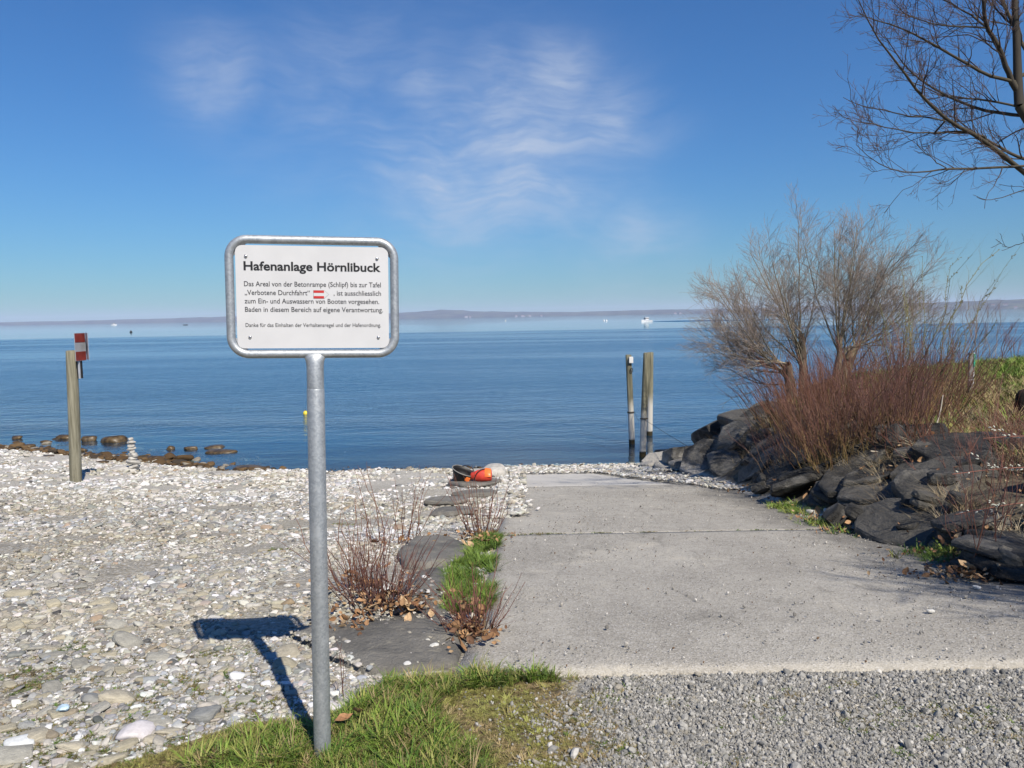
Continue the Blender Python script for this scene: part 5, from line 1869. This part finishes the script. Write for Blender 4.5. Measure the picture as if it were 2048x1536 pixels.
# a bare tree outside the frame on the right: only its branch shadows reach the ramp
TS = np.array((5.9, 1.1, gz(5.9, 1.1)))
st_tree = empty('bare_tree', tuple(TS))
tag(st_tree, 'bare tree beyond the right edge whose shadow streaks the ramp', 'tree')
g_ = np.random.default_rng(99)
tr_ = resample([(0, 0, -0.2), (0.0, 0.1, 1.0), (-0.2, 0.25, 1.9), (-0.55, 0.5, 2.9)], 9)
V, q = tubes(tr_[None], np.linspace(0.11, 0.045, 9)[None], 8)
obj('trunk', mesh_np('trunk', V, q, M_BARK, True, {'tip': np.zeros(len(V))}), st_tree)
lim, limr = [], []
for k in range(26):
    a_ = tr_[int(g_.integers(4, 9))]
    e = np.array((4.72, 1.75, 3.3)) - TS + g_.normal(size=3) * np.array((0.55, 0.6, 0.5))
    lim.append(resample([a_, (a_ + e) / 2 + g_.normal(size=3) * 0.12, e], 9))
    limr.append(np.linspace(0.026, 0.008, 9) * g_.uniform(0.6, 1.2))
lim, limr = np.array(lim), np.array(limr)
for i in range(len(lim)):
    V, q = tubes(lim[i:i + 1], limr[i:i + 1], 6)
    obj('branch', mesh_np('branch', V, q, M_BARK, True, {'tip': np.full(len(V), .5)}), st_tree)
B1, R1 = grow(lim, limr, 11, 6, (0.3, 1.0), (0.3, 0.75), (20, 55), 0.12, 0.05, 0.5, g_)
B2, R2 = grow(B1, R1, 6, 4, (0.2, 1.0), (0.15, 0.4), (20, 55), 0.15, 0.05, 0.55, g_)
o = obj('twigs', tube_mesh('twigs', [(B1, R1, 4), (B2, np.maximum(R2, .003), 3)], M_DTWIG), st_tree)
o['kind'] = 'stuff'


# ================================================================== posts in and by the water
def round_post(h0, h1, r, lean, seed, mat, name='post', taper=0.93, n=18):
    zs = np.linspace(h0, h1, 14)
    prof = [(r * (1 - (1 - taper) * (z - h0) / (h1 - h0)), z) for z in zs]
    prof += [(r * taper * 0.93, h1 + 0.006), (r * taper * 0.5, h1 + 0.012)]
    V, Fq = lathe(prof, n, lambda a, z: 0.03 * np.sin(3 * a + z * 2 + seed) + 0.02 * np.sin(7 * a + seed) + 0.015 * np.sin(13 * a + z * 5))
    V[:, 0] += lean[0] * (V[:, 2] - h0)
    V[:, 1] += lean[1] * (V[:, 2] - h0)
    return mesh_np(name, V, Fq, mat, True)


GP = 'wooden mooring piles by the ramp'
piles = []
for i, (px, py, tx, ty, lab) in enumerate(((1264, 888, 1257, 710, 'leftmost wooden pile in the water with a small white box at its top'),
                                            (1285, 913, 1293, 706, 'front wooden pile in the water with a rope tied round it'),
                                            (1299, 871, 1301, 705, 'rearmost wooden pile half hidden behind the front one'))):
    b = at_z(px, py, WATER)
    t_ = at_depth(tx, ty, b.y)
    o = empty('mooring_pile', (b.x, b.y, WATER))
    tag(o, lab, 'pile', GP)
    hgt = t_.z - WATER
    ln = ((t_.x - b.x) / hgt, 0.0)
    pm = round_post(-1.2, hgt, 0.078 if i != 2 else 0.085, ln, i * 3, M_PILE, taper=0.95)
    V = np.array([v.co[:] for v in pm.vertices])
    V[:, 0] += ln[0] * -1.2
    pm.vertices.foreach_set('co', V.astype(np.float32).ravel())
    obj('post', pm, o)
    piles.append((b, ln, hgt, o))
b, ln, hgt, o = piles[0]
bm = bmesh.new()
add_box(bm, (ln[0] * (hgt - 0.1) + 0.045, -0.105, hgt - 0.12), (0.105, 0.055, 0.16), None, 0.015)
bx = bm_obj('white_box', bm, M_WHITE, o)
V, q = tubes(np.array([[(ln[0] * hgt + 0.06, -0.10, hgt - 0.38 + 0.05 * math.cos(a)) for a in np.linspace(0, 6.283, 10)]]) + np.stack([0.03 * np.sin(np.linspace(0, 6.283, 10)), 0 * np.arange(10), 0 * np.arange(10)], 1)[None], np.full((1, 10), 0.011), 6)
obj('ring', mesh_np('ring', V, q, M_DARK), o)


def rope_band(parent, ln, z, r, turns=3):
    a = np.linspace(0, 6.283 * turns, 20 * turns)
    P = np.stack([ln[0] * z + (r + 0.008) * np.cos(a), (r + 0.008) * np.sin(a), z + 0.012 * a / 6.283], 1)
    V, q = tubes(P[None], np.full((1, len(a)), 0.008), 5)
    obj('rope', mesh_np('rope', V, q, simple_mat('dark_rope', (0.07, 0.06, 0.045), 0.9)), parent)


rope_band(piles[0][3], piles[0][1], 0.80, 0.078)
rope_band(piles[1][3], piles[1][1], 0.88, 0.078, 2)
A = Vector((piles[0][0].x + 0.06, piles[0][0].y - 0.08, WATER + 0.82))
Bm = Vector((piles[1][0].x, piles[1][0].y - 0.09, WATER + 0.9))
Cc = Vector((3.55, 13.6, gz(3.55, 13.6) + 0.12))
for p0, p1, sag, lab in ((A, Bm, 0.12, 'thin slack line between the left and the front pile'), (Bm, Cc, 0.02, 'thin taut cable from the front pile down to the rocks')):
    s = np.linspace(0, 1, 14)
    P = np.array([(p0 + (p1 - p0) * v)[:] for v in s])
    P[:, 2] -= sag * 4 * s * (1 - s)
    V, q = tubes(P[None], np.full((1, 14), 0.0045), 5)
    o = obj('mooring_line', mesh_np('mooring_line', V, q, M_DARK))
    tag(o, lab, 'line')

# ---- channel sign on the left
pb = at_ground(152, 966)
cm = empty('channel_sign', (pb.x, pb.y, gz(pb.x, pb.y)))
tag(cm, 'weathered round wooden post carrying a red and white striped board on the left beach', 'sign')
tp = at_depth(143, 702, pb.y)
hgt = tp.z - cm.location.z
lnx = (tp.x - pb.x) / hgt
pm = round_post(-0.25, hgt, 0.098, (0, 0), 4, M_POST, taper=0.92, n=22)
V = np.array([v.co[:] for v in pm.vertices])
V[:, 0] += lnx * V[:, 2]
pm.vertices.foreach_set('co', V.astype(np.float32).ravel())
obj('post', pm, cm)


def cp(px, py, dy=0.0):
    return np.array((at_depth(px, py, pb.y + dy) - cm.location)[:])


# the striped board stands at an angle; its folded side panel faces right
fl, fr = cp(148, 665, -0.14)[0], cp(169.5, 665, 0.16)[0]
zt, zb_ = cp(150, 666)[2], cp(150, 722)[2]
a0, a1, a2 = np.array([fl, -0.14]), np.array([fr, 0.16]), np.array([cp(174.5, 665, -0.10)[0], -0.10])


def panel(name, p, q, z0, z1, mat, parent, th=0.006, shift=0.0):
    d = norm(q - p)
    nrm_ = np.array([d[1], -d[0]])
    c = [p + nrm_ * shift, q + nrm_ * shift, q + nrm_ * (shift - th), p + nrm_ * (shift - th)]
    V = [(x, y, z0) for x, y in c] + [(x, y, z1) for x, y in c]
    Fq = [(0, 1, 5, 4), (1, 2, 6, 5), (2, 3, 7, 6), (3, 0, 4, 7), (4, 5, 6, 7), (3, 2, 1, 0)]
    return obj(name, mesh_np(name, np.array(V), np.array(Fq), mat, False), parent)


board = panel('board', a0, a1, zb_, zt, M_FADED_WHITE, cm)
third = (zt - zb_) * 0.335
panel('red_stripe', a0 + (a1 - a0) * 0.03, a0 + (a1 - a0) * 0.97, zt - third, zt - 0.008, M_FADED_RED, board, 0.003, 0.0035)
panel('red_stripe', a0 + (a1 - a0) * 0.03, a0 + (a1 - a0) * 0.97, zb_ + 0.008, zb_ + third, M_FADED_RED, board, 0.003, 0.0035)
sideb = panel('side_board', a1 + np.array([0.004, 0.0]), a2, zb_ + 0.02, zt, M_FADED_WHITE, cm)
d_ = norm(a2 - a1)
nn = np.array([d_[1], -d_[0]]) * 0.004
zm = (zt + zb_) / 2
tri = [(*(a1 + np.array([0.006, 0.0]) + nn), zm + 0.14), (*(a1 + np.array([0.006, 0]) + nn), zm - 0.14), (*(a1 + (a2 - a1) * 0.75 + nn), zm)]
obj('black_arrow', mesh_np('black_arrow', np.array(tri), np.array([(0, 1, 2)]), M_DARK, False), sideb)
br = cp(152, 722)[0], cp(160.5, 722)[0], cp(157, 757)[2]
V = np.array([(br[0], -0.02, zb_), (br[1], -0.02, zb_), (br[0] + 0.02, -0.02, br[2]), (br[0], 0.03, zb_), (br[1], 0.03, zb_), (br[0] + 0.02, 0.03, br[2])])
obj('bracket', mesh_np('bracket', V, [np.array([(0, 2, 1), (3, 4, 5)]), np.array([(0, 1, 4, 3), (1, 2, 5, 4), (2, 0, 3, 5)])], M_DARK, False), cm)
panel('batten', np.array([br[1] - 0.03, -0.03]), np.array([br[1], -0.03]), br[2], zb_, M_FADED_WHITE, cm, 0.02)
panel('upright', np.array([br[0] + 0.02, 0.04]), np.array([br[0] + 0.07, 0.04]), br[2], zt - 0.1, M_DARK, cm, 0.03)

# ---- cairn
cpos = at_ground(267, 943)
cr_ = empty('stone_cairn', (cpos.x, cpos.y, gz(cpos.x, cpos.y)))
tag(cr_, 'stacked pale stone cairn at the water edge left of the sign', 'cairn')
z = -0.02
g_ = np.random.default_rng(5)
sc_ = cpos.y / 1547
for i, (w, h_) in enumerate(((34, 9), (28, 8), (33, 10), (20, 7), (22, 8), (17, 6), (21, 7), (17, 8), (18, 7), (16, 6))):
    V, Fc = rock_np(700 + i, (w * sc_ / 2, w * sc_ / 2 * 0.8, h_ * sc_ / 1.7), 3, 7, 0.04, 0, 14.0)
    obj('stone', mesh_np('stone', V, Fc, M_SHORE, True), cr_, (g_.normal() * 0.018, g_.normal() * 0.015, z + h_ * sc_ / 2)).rotation_euler.z = g_.uniform(0, 6)
    z += h_ * sc_ * 0.93
V, Fc = rock_np(720, (0.28, 0.18, 0.07), 3, 7, 0.04, 0, 14.0)
xb, yb = cpos.x - 0.28, cpos.y + 0.12
o = obj('flat_stone', mesh_np('flat_stone', V, Fc, M_SHORE, True), None, (xb, yb, gz(xb, yb) + 0.04))
tag(o, 'flat pale stone lying directly left of the cairn', 'stone')

# ---- weed covered rocks in the shallows
GW = 'weed covered rocks in the shallows'
wr = [((225, 882), 0.42, 0.18, 'largest brown rock in the shallows, left of the cairn'), ((180, 880), 0.22, .12, 'brown rock just right of the striped sign post'), ((128, 876), .24, .12, 'brown rock just left of the striped sign post'),
      ((33, 876), .18, .09, 'small brown rock far out at the left edge'), ((92, 882), .18, .05, 'flat low rock between the left edge and the sign post'), ((340, 897), .13, .09, 'small rock directly right of the cairn, farther out'),
      ((381, 897), .19, .08, 'brown rock in the water two rocks right of the cairn'), ((428, 894), .34, .06, 'long flat rock barely above the water'), ((445, 903), .40, .06, 'long dark streak of rock nearest the sign in the shallows'),
      ((312, 918), .26, .10, 'dark rock near the shore just right of the cairn'), ((200, 930), .20, .12, 'brown weedy rock at the pebble edge left of the cairn'), ((55, 893), .24, .09, 'weedy rock at the edge of the pebbles on the far left'),
      ((95, 915), .22, .08, 'brown rock among pebbles left of the sign post'), ((372, 938), .17, .10, 'round brown stone on the waterline left of the sign pole'), ((500, 935), .42, .06, 'long brown ledge at the waterline just left of the sign pole'),
      ((165, 900), .14, .08, 'small brown rock behind the foot of the sign post'), ((1330, 905), .30, .10, 'brown wet rock at the tip of the bank behind the piles')]
for i, ((px, py), w, h_, lab) in enumerate(wr):
    p = at_z(px, py, WATER + 0.02)
    V, Fc = rock_np(740 + i, (w, w * 0.7, h_), 3, 8, 0.09, 0, 9.0)
    o = obj('shore_rock', mesh_np('shore_rock', V, Fc, M_WEED, True), None, (p.x, p.y, WATER + h_ * 0.12))
    o.rotation_euler.z = (i * 1.7) % 0.6 - 0.3
    tag(o, lab, 'rock', GW)
# a mass of small dark stones under and at the waterline
g_ = np.random.default_rng(15)
n = 5200
x = np.where(g_.uniform(size=n) < 0.6, g_.uniform(-17, -5.5, n), g_.uniform(-17, 3.0, n))
y = shore_y(x) + np.abs(g_.normal(size=n)) * np.where(x < -6, 1.3, 0.45) - 0.2
k = (np.hypot(x, y) > 0) & (g_.uniform(size=n) < np.where(x < -7, 1.0, 0.55))
x, y = x[k], y[k]
S = np.exp(g_.normal(size=len(x)) * 0.5) * np.where(x < -6.5, 0.050, 0.022)
scatter('waterline_stones', np.column_stack([x, y, ground_z(x, y) + S * 0.3]), np.repeat(S[:, None], 3, 1), slope_rot(len(x), g_), np.array([(0.10, 0.06, 0.025), (0.16, 0.10, 0.045), (0.06, 0.045, 0.03), (0.3, 0.27, 0.22)])[g_.choice(4, len(x), p=[.4, .25, .25, .1])], PEBBLES,
        'small brown weedy stones along the waterline', 'stones')

# ---- tub and dry bag
bx_, by_ = -0.86, 12.55
bz_ = gz(bx_, by_) + 0.088
tub = empty('black_tub', (bx_, by_, bz_))
tub.scale = (0.95, 0.95, 0.82)
tag(tub, 'black flexible tub lying tilted with a grey rim, left of the red dry bag', 'tub')
M_RUBBER = simple_mat('black_rubber', (0.010, 0.010, 0.011), 0.55, var=0.2)
M_GREY = simple_mat('grey_rim', (0.25, 0.24, 0.22), 0.6)
a = np.arange(28) * 2 * math.pi / 28
rows = []
prof = [(0.0, 0.0), (0.145, 0.0), (0.15, 0.02), (0.165, 0.09), (0.185, 0.16), (0.205, 0.225), (0.197, 0.225), (0.178, 0.16), (0.155, 0.05), (0.0, 0.03)]
for r, z_ in prof:
    rows.append(np.stack([r * np.cos(a) * (1 + 0.05 * np.sin(2 * a)), r * np.sin(a) * 0.8, np.full(28, z_) + (0.05 * np.cos(a) * -1 * (z_ / 0.225))], 1))
V = np.concatenate(rows)
Fq = [(i * 28 + j, i * 28 + (j + 1) % 28, (i + 1) * 28 + (j + 1) % 28, (i + 1) * 28 + j) for i in range(len(prof) - 1) for j in range(28)]
tilt = np.array(Euler((0.25, 0.22, 0)).to_matrix())
body = obj('body', mesh_np('body', V @ tilt.T + [0, 0, 0.03], np.array(Fq), M_RUBBER, True), tub)
ring = rows[5] @ tilt.T + [0, 0, 0.03]
V, q = tubes(np.concatenate([ring, ring[:2]])[None], np.full((1, 30), 0.009), 6)
obj('rim', mesh_np('rim', V, q, M_GREY), tub)
hl = np.array([ring[3], ring[4] + [0.02, 0, 0.05], ring[6] + [0, 0, 0.055], ring[8]])
V, q = tubes(resample(hl, 8)[None], np.full((1, 8), 0.011), 6)
obj('handle', mesh_np('handle', V, q, M_RUBBER), tub)
dbx, dby = -0.54, 12.45
dbag = empty('dry_bag', (dbx, dby, gz(dbx, dby) + 0.098))
tag(dbag, 'red dry bag with an orange end lying right of the black tub', 'bag')
M_REDBAG = simple_mat('red_tarpaulin', (0.62, 0.055, 0.03), 0.42, var=0.12, scale=12, bump=0.3)
M_ORANGE = simple_mat('orange_tarpaulin', (0.85, 0.20, 0.035), 0.42, var=0.1, scale=12)
prof = [(0.03, 0.0), (0.055, 0.02), (0.07, 0.07), (0.095, 0.13), (0.105, 0.2), (0.108, 0.28), (0.10, 0.335), (0.085, 0.352), (0.03, 0.358)]
V, Fq = lathe(prof, 22, lambda a, z: 0.07 * np.sin(3 * a + z * 14) + 0.04 * np.sin(6 * a - z * 30))
V = np.stack([V[:, 2] - 0.17, V[:, 0], np.maximum(V[:, 1] + 0.095, 0.004)], 1)
dbody = obj('body', mesh_np('body', V, Fq, M_REDBAG, True), dbag)
prof = [(0.106, 0.24), (0.1115, 0.26), (0.1125, 0.30), (0.107, 0.335), (0.100, 0.345)]
V, Fq = lathe(prof, 22, lambda a, z: 0.07 * np.sin(3 * a + z * 14) + 0.04 * np.sin(6 * a - z * 30))
keep = V[:, 1] > -0.02
V = np.stack([V[:, 2] - 0.17, V[:, 0] * 1.01, np.maximum(V[:, 1] * 1.03 + 0.096, 0.004)], 1)
obj('orange_panel', mesh_np('orange_panel', V, [np.array([f for f in Fq[0] if all(keep[list(f)])])], M_ORANGE, True), dbag)
bm = bmesh.new()
add_box(bm, (-0.215, -0.045, 0.05), (0.075, 0.05, 0.075), (0.2, 0.5, 0.3), 0.012)
bm_obj('rolled_neck', bm, M_ORANGE, dbag)
V, q = tubes(resample([(-0.10, -0.085, 0.05), (-0.06, -0.10, 0.16), (0.02, -0.06, 0.215), (0.10, 0, 0.20)], 10)[None], np.full((1, 10), 0.009), 5)
obj('strap', mesh_np('strap', V, q, M_RUBBER), dbag)

# ---- marker post, stump, driftwood on the bank
mp = at_depth(1940, 775, 13.0)
mz = gz(mp.x, 13.0)
mk = empty('marker_post', (mp.x, 13.0, mz))
tag(mk, 'slim grey marker post with a green edge standing in the dry grass', 'post')
ht = at_depth(1940, 706, 13.0).z - mz
bm = bmesh.new()
add_box(bm, (0, 0, ht / 2 - 0.15), (0.062, 0.05, ht + 0.3), None, 0.004)
bm_obj('post', bm, simple_mat('grey_post', (0.24, 0.235, 0.23), 0.7), mk)
bm = bmesh.new()
add_box(bm, (0.039, -0.004, ht * 0.5), (0.013, 0.055, ht), None, 0.002)
bm_obj('pale_edge', bm, M_WHITE, mk)
bm = bmesh.new()
add_box(bm, (0.040, -0.006, ht - 0.12), (0.024, 0.064, 0.22), None, 0.002)
bm_obj('green_strip', bm, simple_mat('green_strip', (0.03, 0.45, 0.28), 0.5), mk)
bm = bmesh.new()
add_box(bm, (0.0, -0.003, ht * 0.42), (0.068, 0.054, 0.02), None, 0.002)
bm_obj('white_band', bm, M_WHITE, mk)
sp = at_depth(2040, 805, 10.4)
V, Fq = lathe([(0.15, -0.3), (0.15, 0.0), (0.145, 0.3), (0.135, 0.40), (0.10, 0.46), (0.04, 0.485)], 20, lambda a, z: 0.04 * np.sin(4 * a + z * 3) + 0.02 * np.sin(9 * a))
o = obj('dark_stump', mesh_np('dark_stump', V, Fq, make_twig_mat('charred_wood', (0.018, 0.014, 0.011), (0.03, 0.022, 0.016), 0.9)), None, (sp.x + 0.09, 10.4, gz(sp.x, 10.4) - 0.02))
tag(o, 'dark rounded stump at the right edge in the dry grass', 'stump')
M_DRIFT = simple_mat('bleached_driftwood', (0.46, 0.41, 0.34), 0.85, var=0.2, scale=20)
for (p0, p1, r, lab) in (((1728, 912), (1826, 866), 0.016, 'bleached driftwood stick lying on the rocks below the red thicket'), ((1868, 895), (1886, 790), 0.009, 'pale bare stick standing up among the rocks'), ((1740, 935), (1790, 915), 0.009, 'short pale stick in the debris on the rocks')):
    A_, B_ = at_ground(*p0), None
    A_ = Vector((A_.x, A_.y, gz(A_.x, A_.y) + 0.20))
    B_ = at_depth(*p1, A_.y + (0.35 if r > 0.01 else 0.1))
    P = resample([A_[:], ((A_ + B_) / 2 + Vector((0.02, 0, 0.02)))[:], B_[:]], 8)
    V, q = tubes(P[None], np.linspace(r, r * 0.6, 8)[None], 7)
    o = obj('driftwood', mesh_np('driftwood', V, q, M_DRIFT))
    tag(o, lab, 'stick')
wp = at_ground(128, 1436)
V, Fc = rock_np(888, (0.03, 0.022, 0.016), 3, 14, 0.22, 0, 20.0)
o = obj('crumpled_wrapper', mesh_np('crumpled_wrapper', V, Fc, simple_mat('blue_white_paper', (0.50, 0.66, 0.82), 0.6, var=0.3, scale=60), False), None, (wp.x, wp.y, gz(wp.x, wp.y) + 0.03))
tag(o, 'crumpled pale blue wrapper among the pebbles at lower left', 'litter')

# ================================================================== on the lake
by = at_z(611, 829, WATER)
buoy = empty('yellow_buoy', (by.x, by.y, WATER))
tag(buoy, 'small yellow buoy floating just left of the sign pole', 'buoy')
V, Fq = lathe([(0.02, -0.05), (0.07, -0.02), (0.085, 0.03), (0.075, 0.09), (0.04, 0.125), (0.018, 0.135)], 18)
obj('float', mesh_np('float', V, Fq, simple_mat('yellow_plastic', (0.80, 0.62, 0.05), 0.4)), buoy)
V, Fq = lathe([(0.015, 0.12), (0.015, 0.175), (0.01, 0.18)], 10)
obj('eye', mesh_np('eye', V, Fq, M_DARK), buoy)


def motor_boat(loc, rz, L, label, name='motor_boat', mat=None, cabin=True):
    root = empty(name, loc, rz)
    tag(root, label, 'boat')
    mat = mat or M_WHITE
    n = 9
    V = []
    for i in range(n):
        t_ = i / (n - 1)
        w = 0.17 * L * (1 - t_ ** 2.6) + 0.004 * L
        x = (t_ - 0.5) * L
        sheer = 0.13 * L + 0.05 * L * t_ ** 2
        V += [(x, -w, sheer), (x, -w * 0.72, -0.03 * L), (x, w * 0.72, -0.03 * L), (x, w, sheer)]
    Fq = []
    for i in range(n - 1):
        for j in range(3):
            Fq.append((i * 4 + j, i * 4 + j + 1, i * 4 + 5 + j, i * 4 + 4 + j))
        Fq.append((i * 4 + 3, i * 4, i * 4 + 4, i * 4 + 7))
    Fq += [(0, 3, 2, 1), ((n - 1) * 4, (n - 1) * 4 + 1, (n - 1) * 4 + 2, (n - 1) * 4 + 3)]
    obj('hull', mesh_np('hull', np.array(V), np.array(Fq), mat, False), root)
    if cabin:
        bm = bmesh.new()
        add_box(bm, (0.02 * L, 0, 0.25 * L), (0.34 * L, 0.26 * L, 0.18 * L), None, 0.02 * L)
        cab = bm_obj('cabin', bm, mat, root)
        bm = bmesh.new()
        add_box(bm, (0.02 * L, 0, 0.28 * L), (0.35 * L, 0.268 * L, 0.055 * L), None, 0.004 * L)
        bm_obj('window', bm, simple_mat('dark_glass', (0.02, 0.025, 0.03), 0.1), cab)
        bm = bmesh.new()
        add_box(bm, (0.0, 0, 0.37 * L), (0.40 * L, 0.28 * L, 0.02 * L), None, 0.005 * L)
        bm_obj('roof', bm, mat, root)
    return root


mb = at_z(1293, 643.5, WATER)
motor_boat((mb.x, mb.y, WATER), math.radians(205), 5.2, 'white cabin motor boat out on the lake with a wake behind it')
wk = []
for i, s in enumerate(np.linspace(0, 1, 30)):
    wk.append((mb.x + 3 + s * 75, mb.y - 0.5 - s * 10 + 0.6 * math.sin(i), WATER + 0.0))
V, q = tubes(np.array(wk)[None], (np.interp(np.arange(30), [0, 4, 29], [0.12, 0.30, 0.10]))[None], 8)
o = obj('boat_wake', mesh_np('boat_wake', V, q, M_WATER, True, {'depth': np.full(len(V), 5.0)}))
tag(o, 'long low wave trailing right behind the white motor boat', 'wake')
for px, py, L, rz, m_, cab, lab in ((228, 650.5, 9.0, 0.2, M_WHITE, True, 'tiny white boat on the far water at the left'), (371, 650.3, 4.6, 0.1, M_DARK, False, 'tiny dark open boat just left of the sign'),):
    hz_y = 652 - 0.0173 * px
    p = at_z(px, max(py, hz_y + 1.6), WATER)
    motor_boat((p.x, p.y, WATER), rz, L, lab, 'distant_boat', m_, cab)
for px, py, r, m_, lab in ((262, 665, 0.45, M_DARK, 'tiny dark buoy left of the sign on the pale water'), (1208, 642, 0.5, M_WHITE, 'left of two tiny white buoys before the far shore'), (1213, 642.4, 0.5, M_WHITE, 'right of two tiny white buoys before the far shore'), (1011, 642, 0.5, M_WHITE, 'tiny white buoy alone before the hilly far shore')):
    p = at_z(px, py, WATER)
    V, Fq = lathe([(0.2 * r, -0.3 * r), (0.9 * r, 0.0), (1.0 * r, 0.5 * r), (0.55 * r, 1.1 * r), (0.15 * r, 1.6 * r), (0.05 * r, 1.9 * r)], 14)
    o = obj('distant_buoy', mesh_np('distant_buoy', V, Fq, m_), None, (p.x, p.y, WATER))
    tag(o, lab, 'buoy', 'small buoys far out on the lake')
# houses on the far shore
M_HOUSE = simple_mat('pale_render', (0.42, 0.41, 0.40), 0.8)
M_ROOF = simple_mat('dark_red_roof', (0.20, 0.09, 0.06), 0.85)
for i, (px, w, h_, lab) in enumerate(((935, 42, 16, 'pale house at the foot of the rounded far hill'), (943, 24, 14, 'small pale house just right of the one below the hill'), (1035, 30, 14, 'pale building, left one of the far village'), (1048, 46, 12, 'long pale building in the middle of the far village'),
                                      (1062, 34, 14, 'pale building, right one of the far village'), (1085, 26, 12, 'lone pale house right of the far village'), (1352, 26, 12, 'small pale house on the far shore left of the willow'), (1362, 22, 12, 'tiny pale house nearest the willow on the far shore'),
                                      (1985, 24, 12, 'pale house on the right far slope, left of a pair'), (2010, 30, 12, 'pale house on the right far slope, right of a pair'), (2030, 22, 10, 'small pale house by the far water at the right edge'))):
    az = float(px_az(px))
    dist = float(SH_D(np.array([az]))[0]) - 15
    up_ = 22 if px in (1985, 2010) else 0
    if up_:
        dist += 240
    root = empty('far_house', (dist * math.sin(az), dist * math.cos(az), WATER - 1 + up_), -az)
    tag(root, lab, 'house', 'pale houses on the far shore')
    bm = bmesh.new()
    add_box(bm, (0, 0, h_ / 2), (w, 14, h_))
    bm_obj('wall', bm, M_HOUSE, root)
    V = np.array([(-w / 2 - 1, -8, h_), (w / 2 + 1, -8, h_), (w / 2 + 1, 8, h_), (-w / 2 - 1, 8, h_), (-w / 2 - 1, 0, h_ + 6), (w / 2 + 1, 0, h_ + 6)])
    obj('roof', mesh_np('roof', V, [np.array([(0, 1, 5, 4), (2, 3, 4, 5), (3, 2, 1, 0)]), np.array([(1, 2, 5), (3, 0, 4)])], M_ROOF, False), root)
    for k in range(4):
        bm = bmesh.new()
        add_box(bm, (-w * 0.36 + k * w * 0.24, -7.05, h_ * 0.55), (w * 0.09, 0.3, h_ * 0.3))
        bm_obj('window', bm, M_DARK, root)


# ================================================================== haze over the lake
m, t = new_mat('lake_haze')
vol = t.n('ShaderNodeVolumePrincipled', {'Color': (0.74, 0.80, 1.0), 'Density': 5.8e-5, 'Anisotropy': 0.0})
t.n('ShaderNodeOutputMaterial', {'Volume': vol.outputs[0]})
bm = bmesh.new()
add_box(bm, (0, 6500, 80), (40000, 19000, 180))
hz = bm_obj('haze', bm, m)
tag(hz, 'thin pale blue haze over the lake and far shore', 'haze', None, 'stuff')
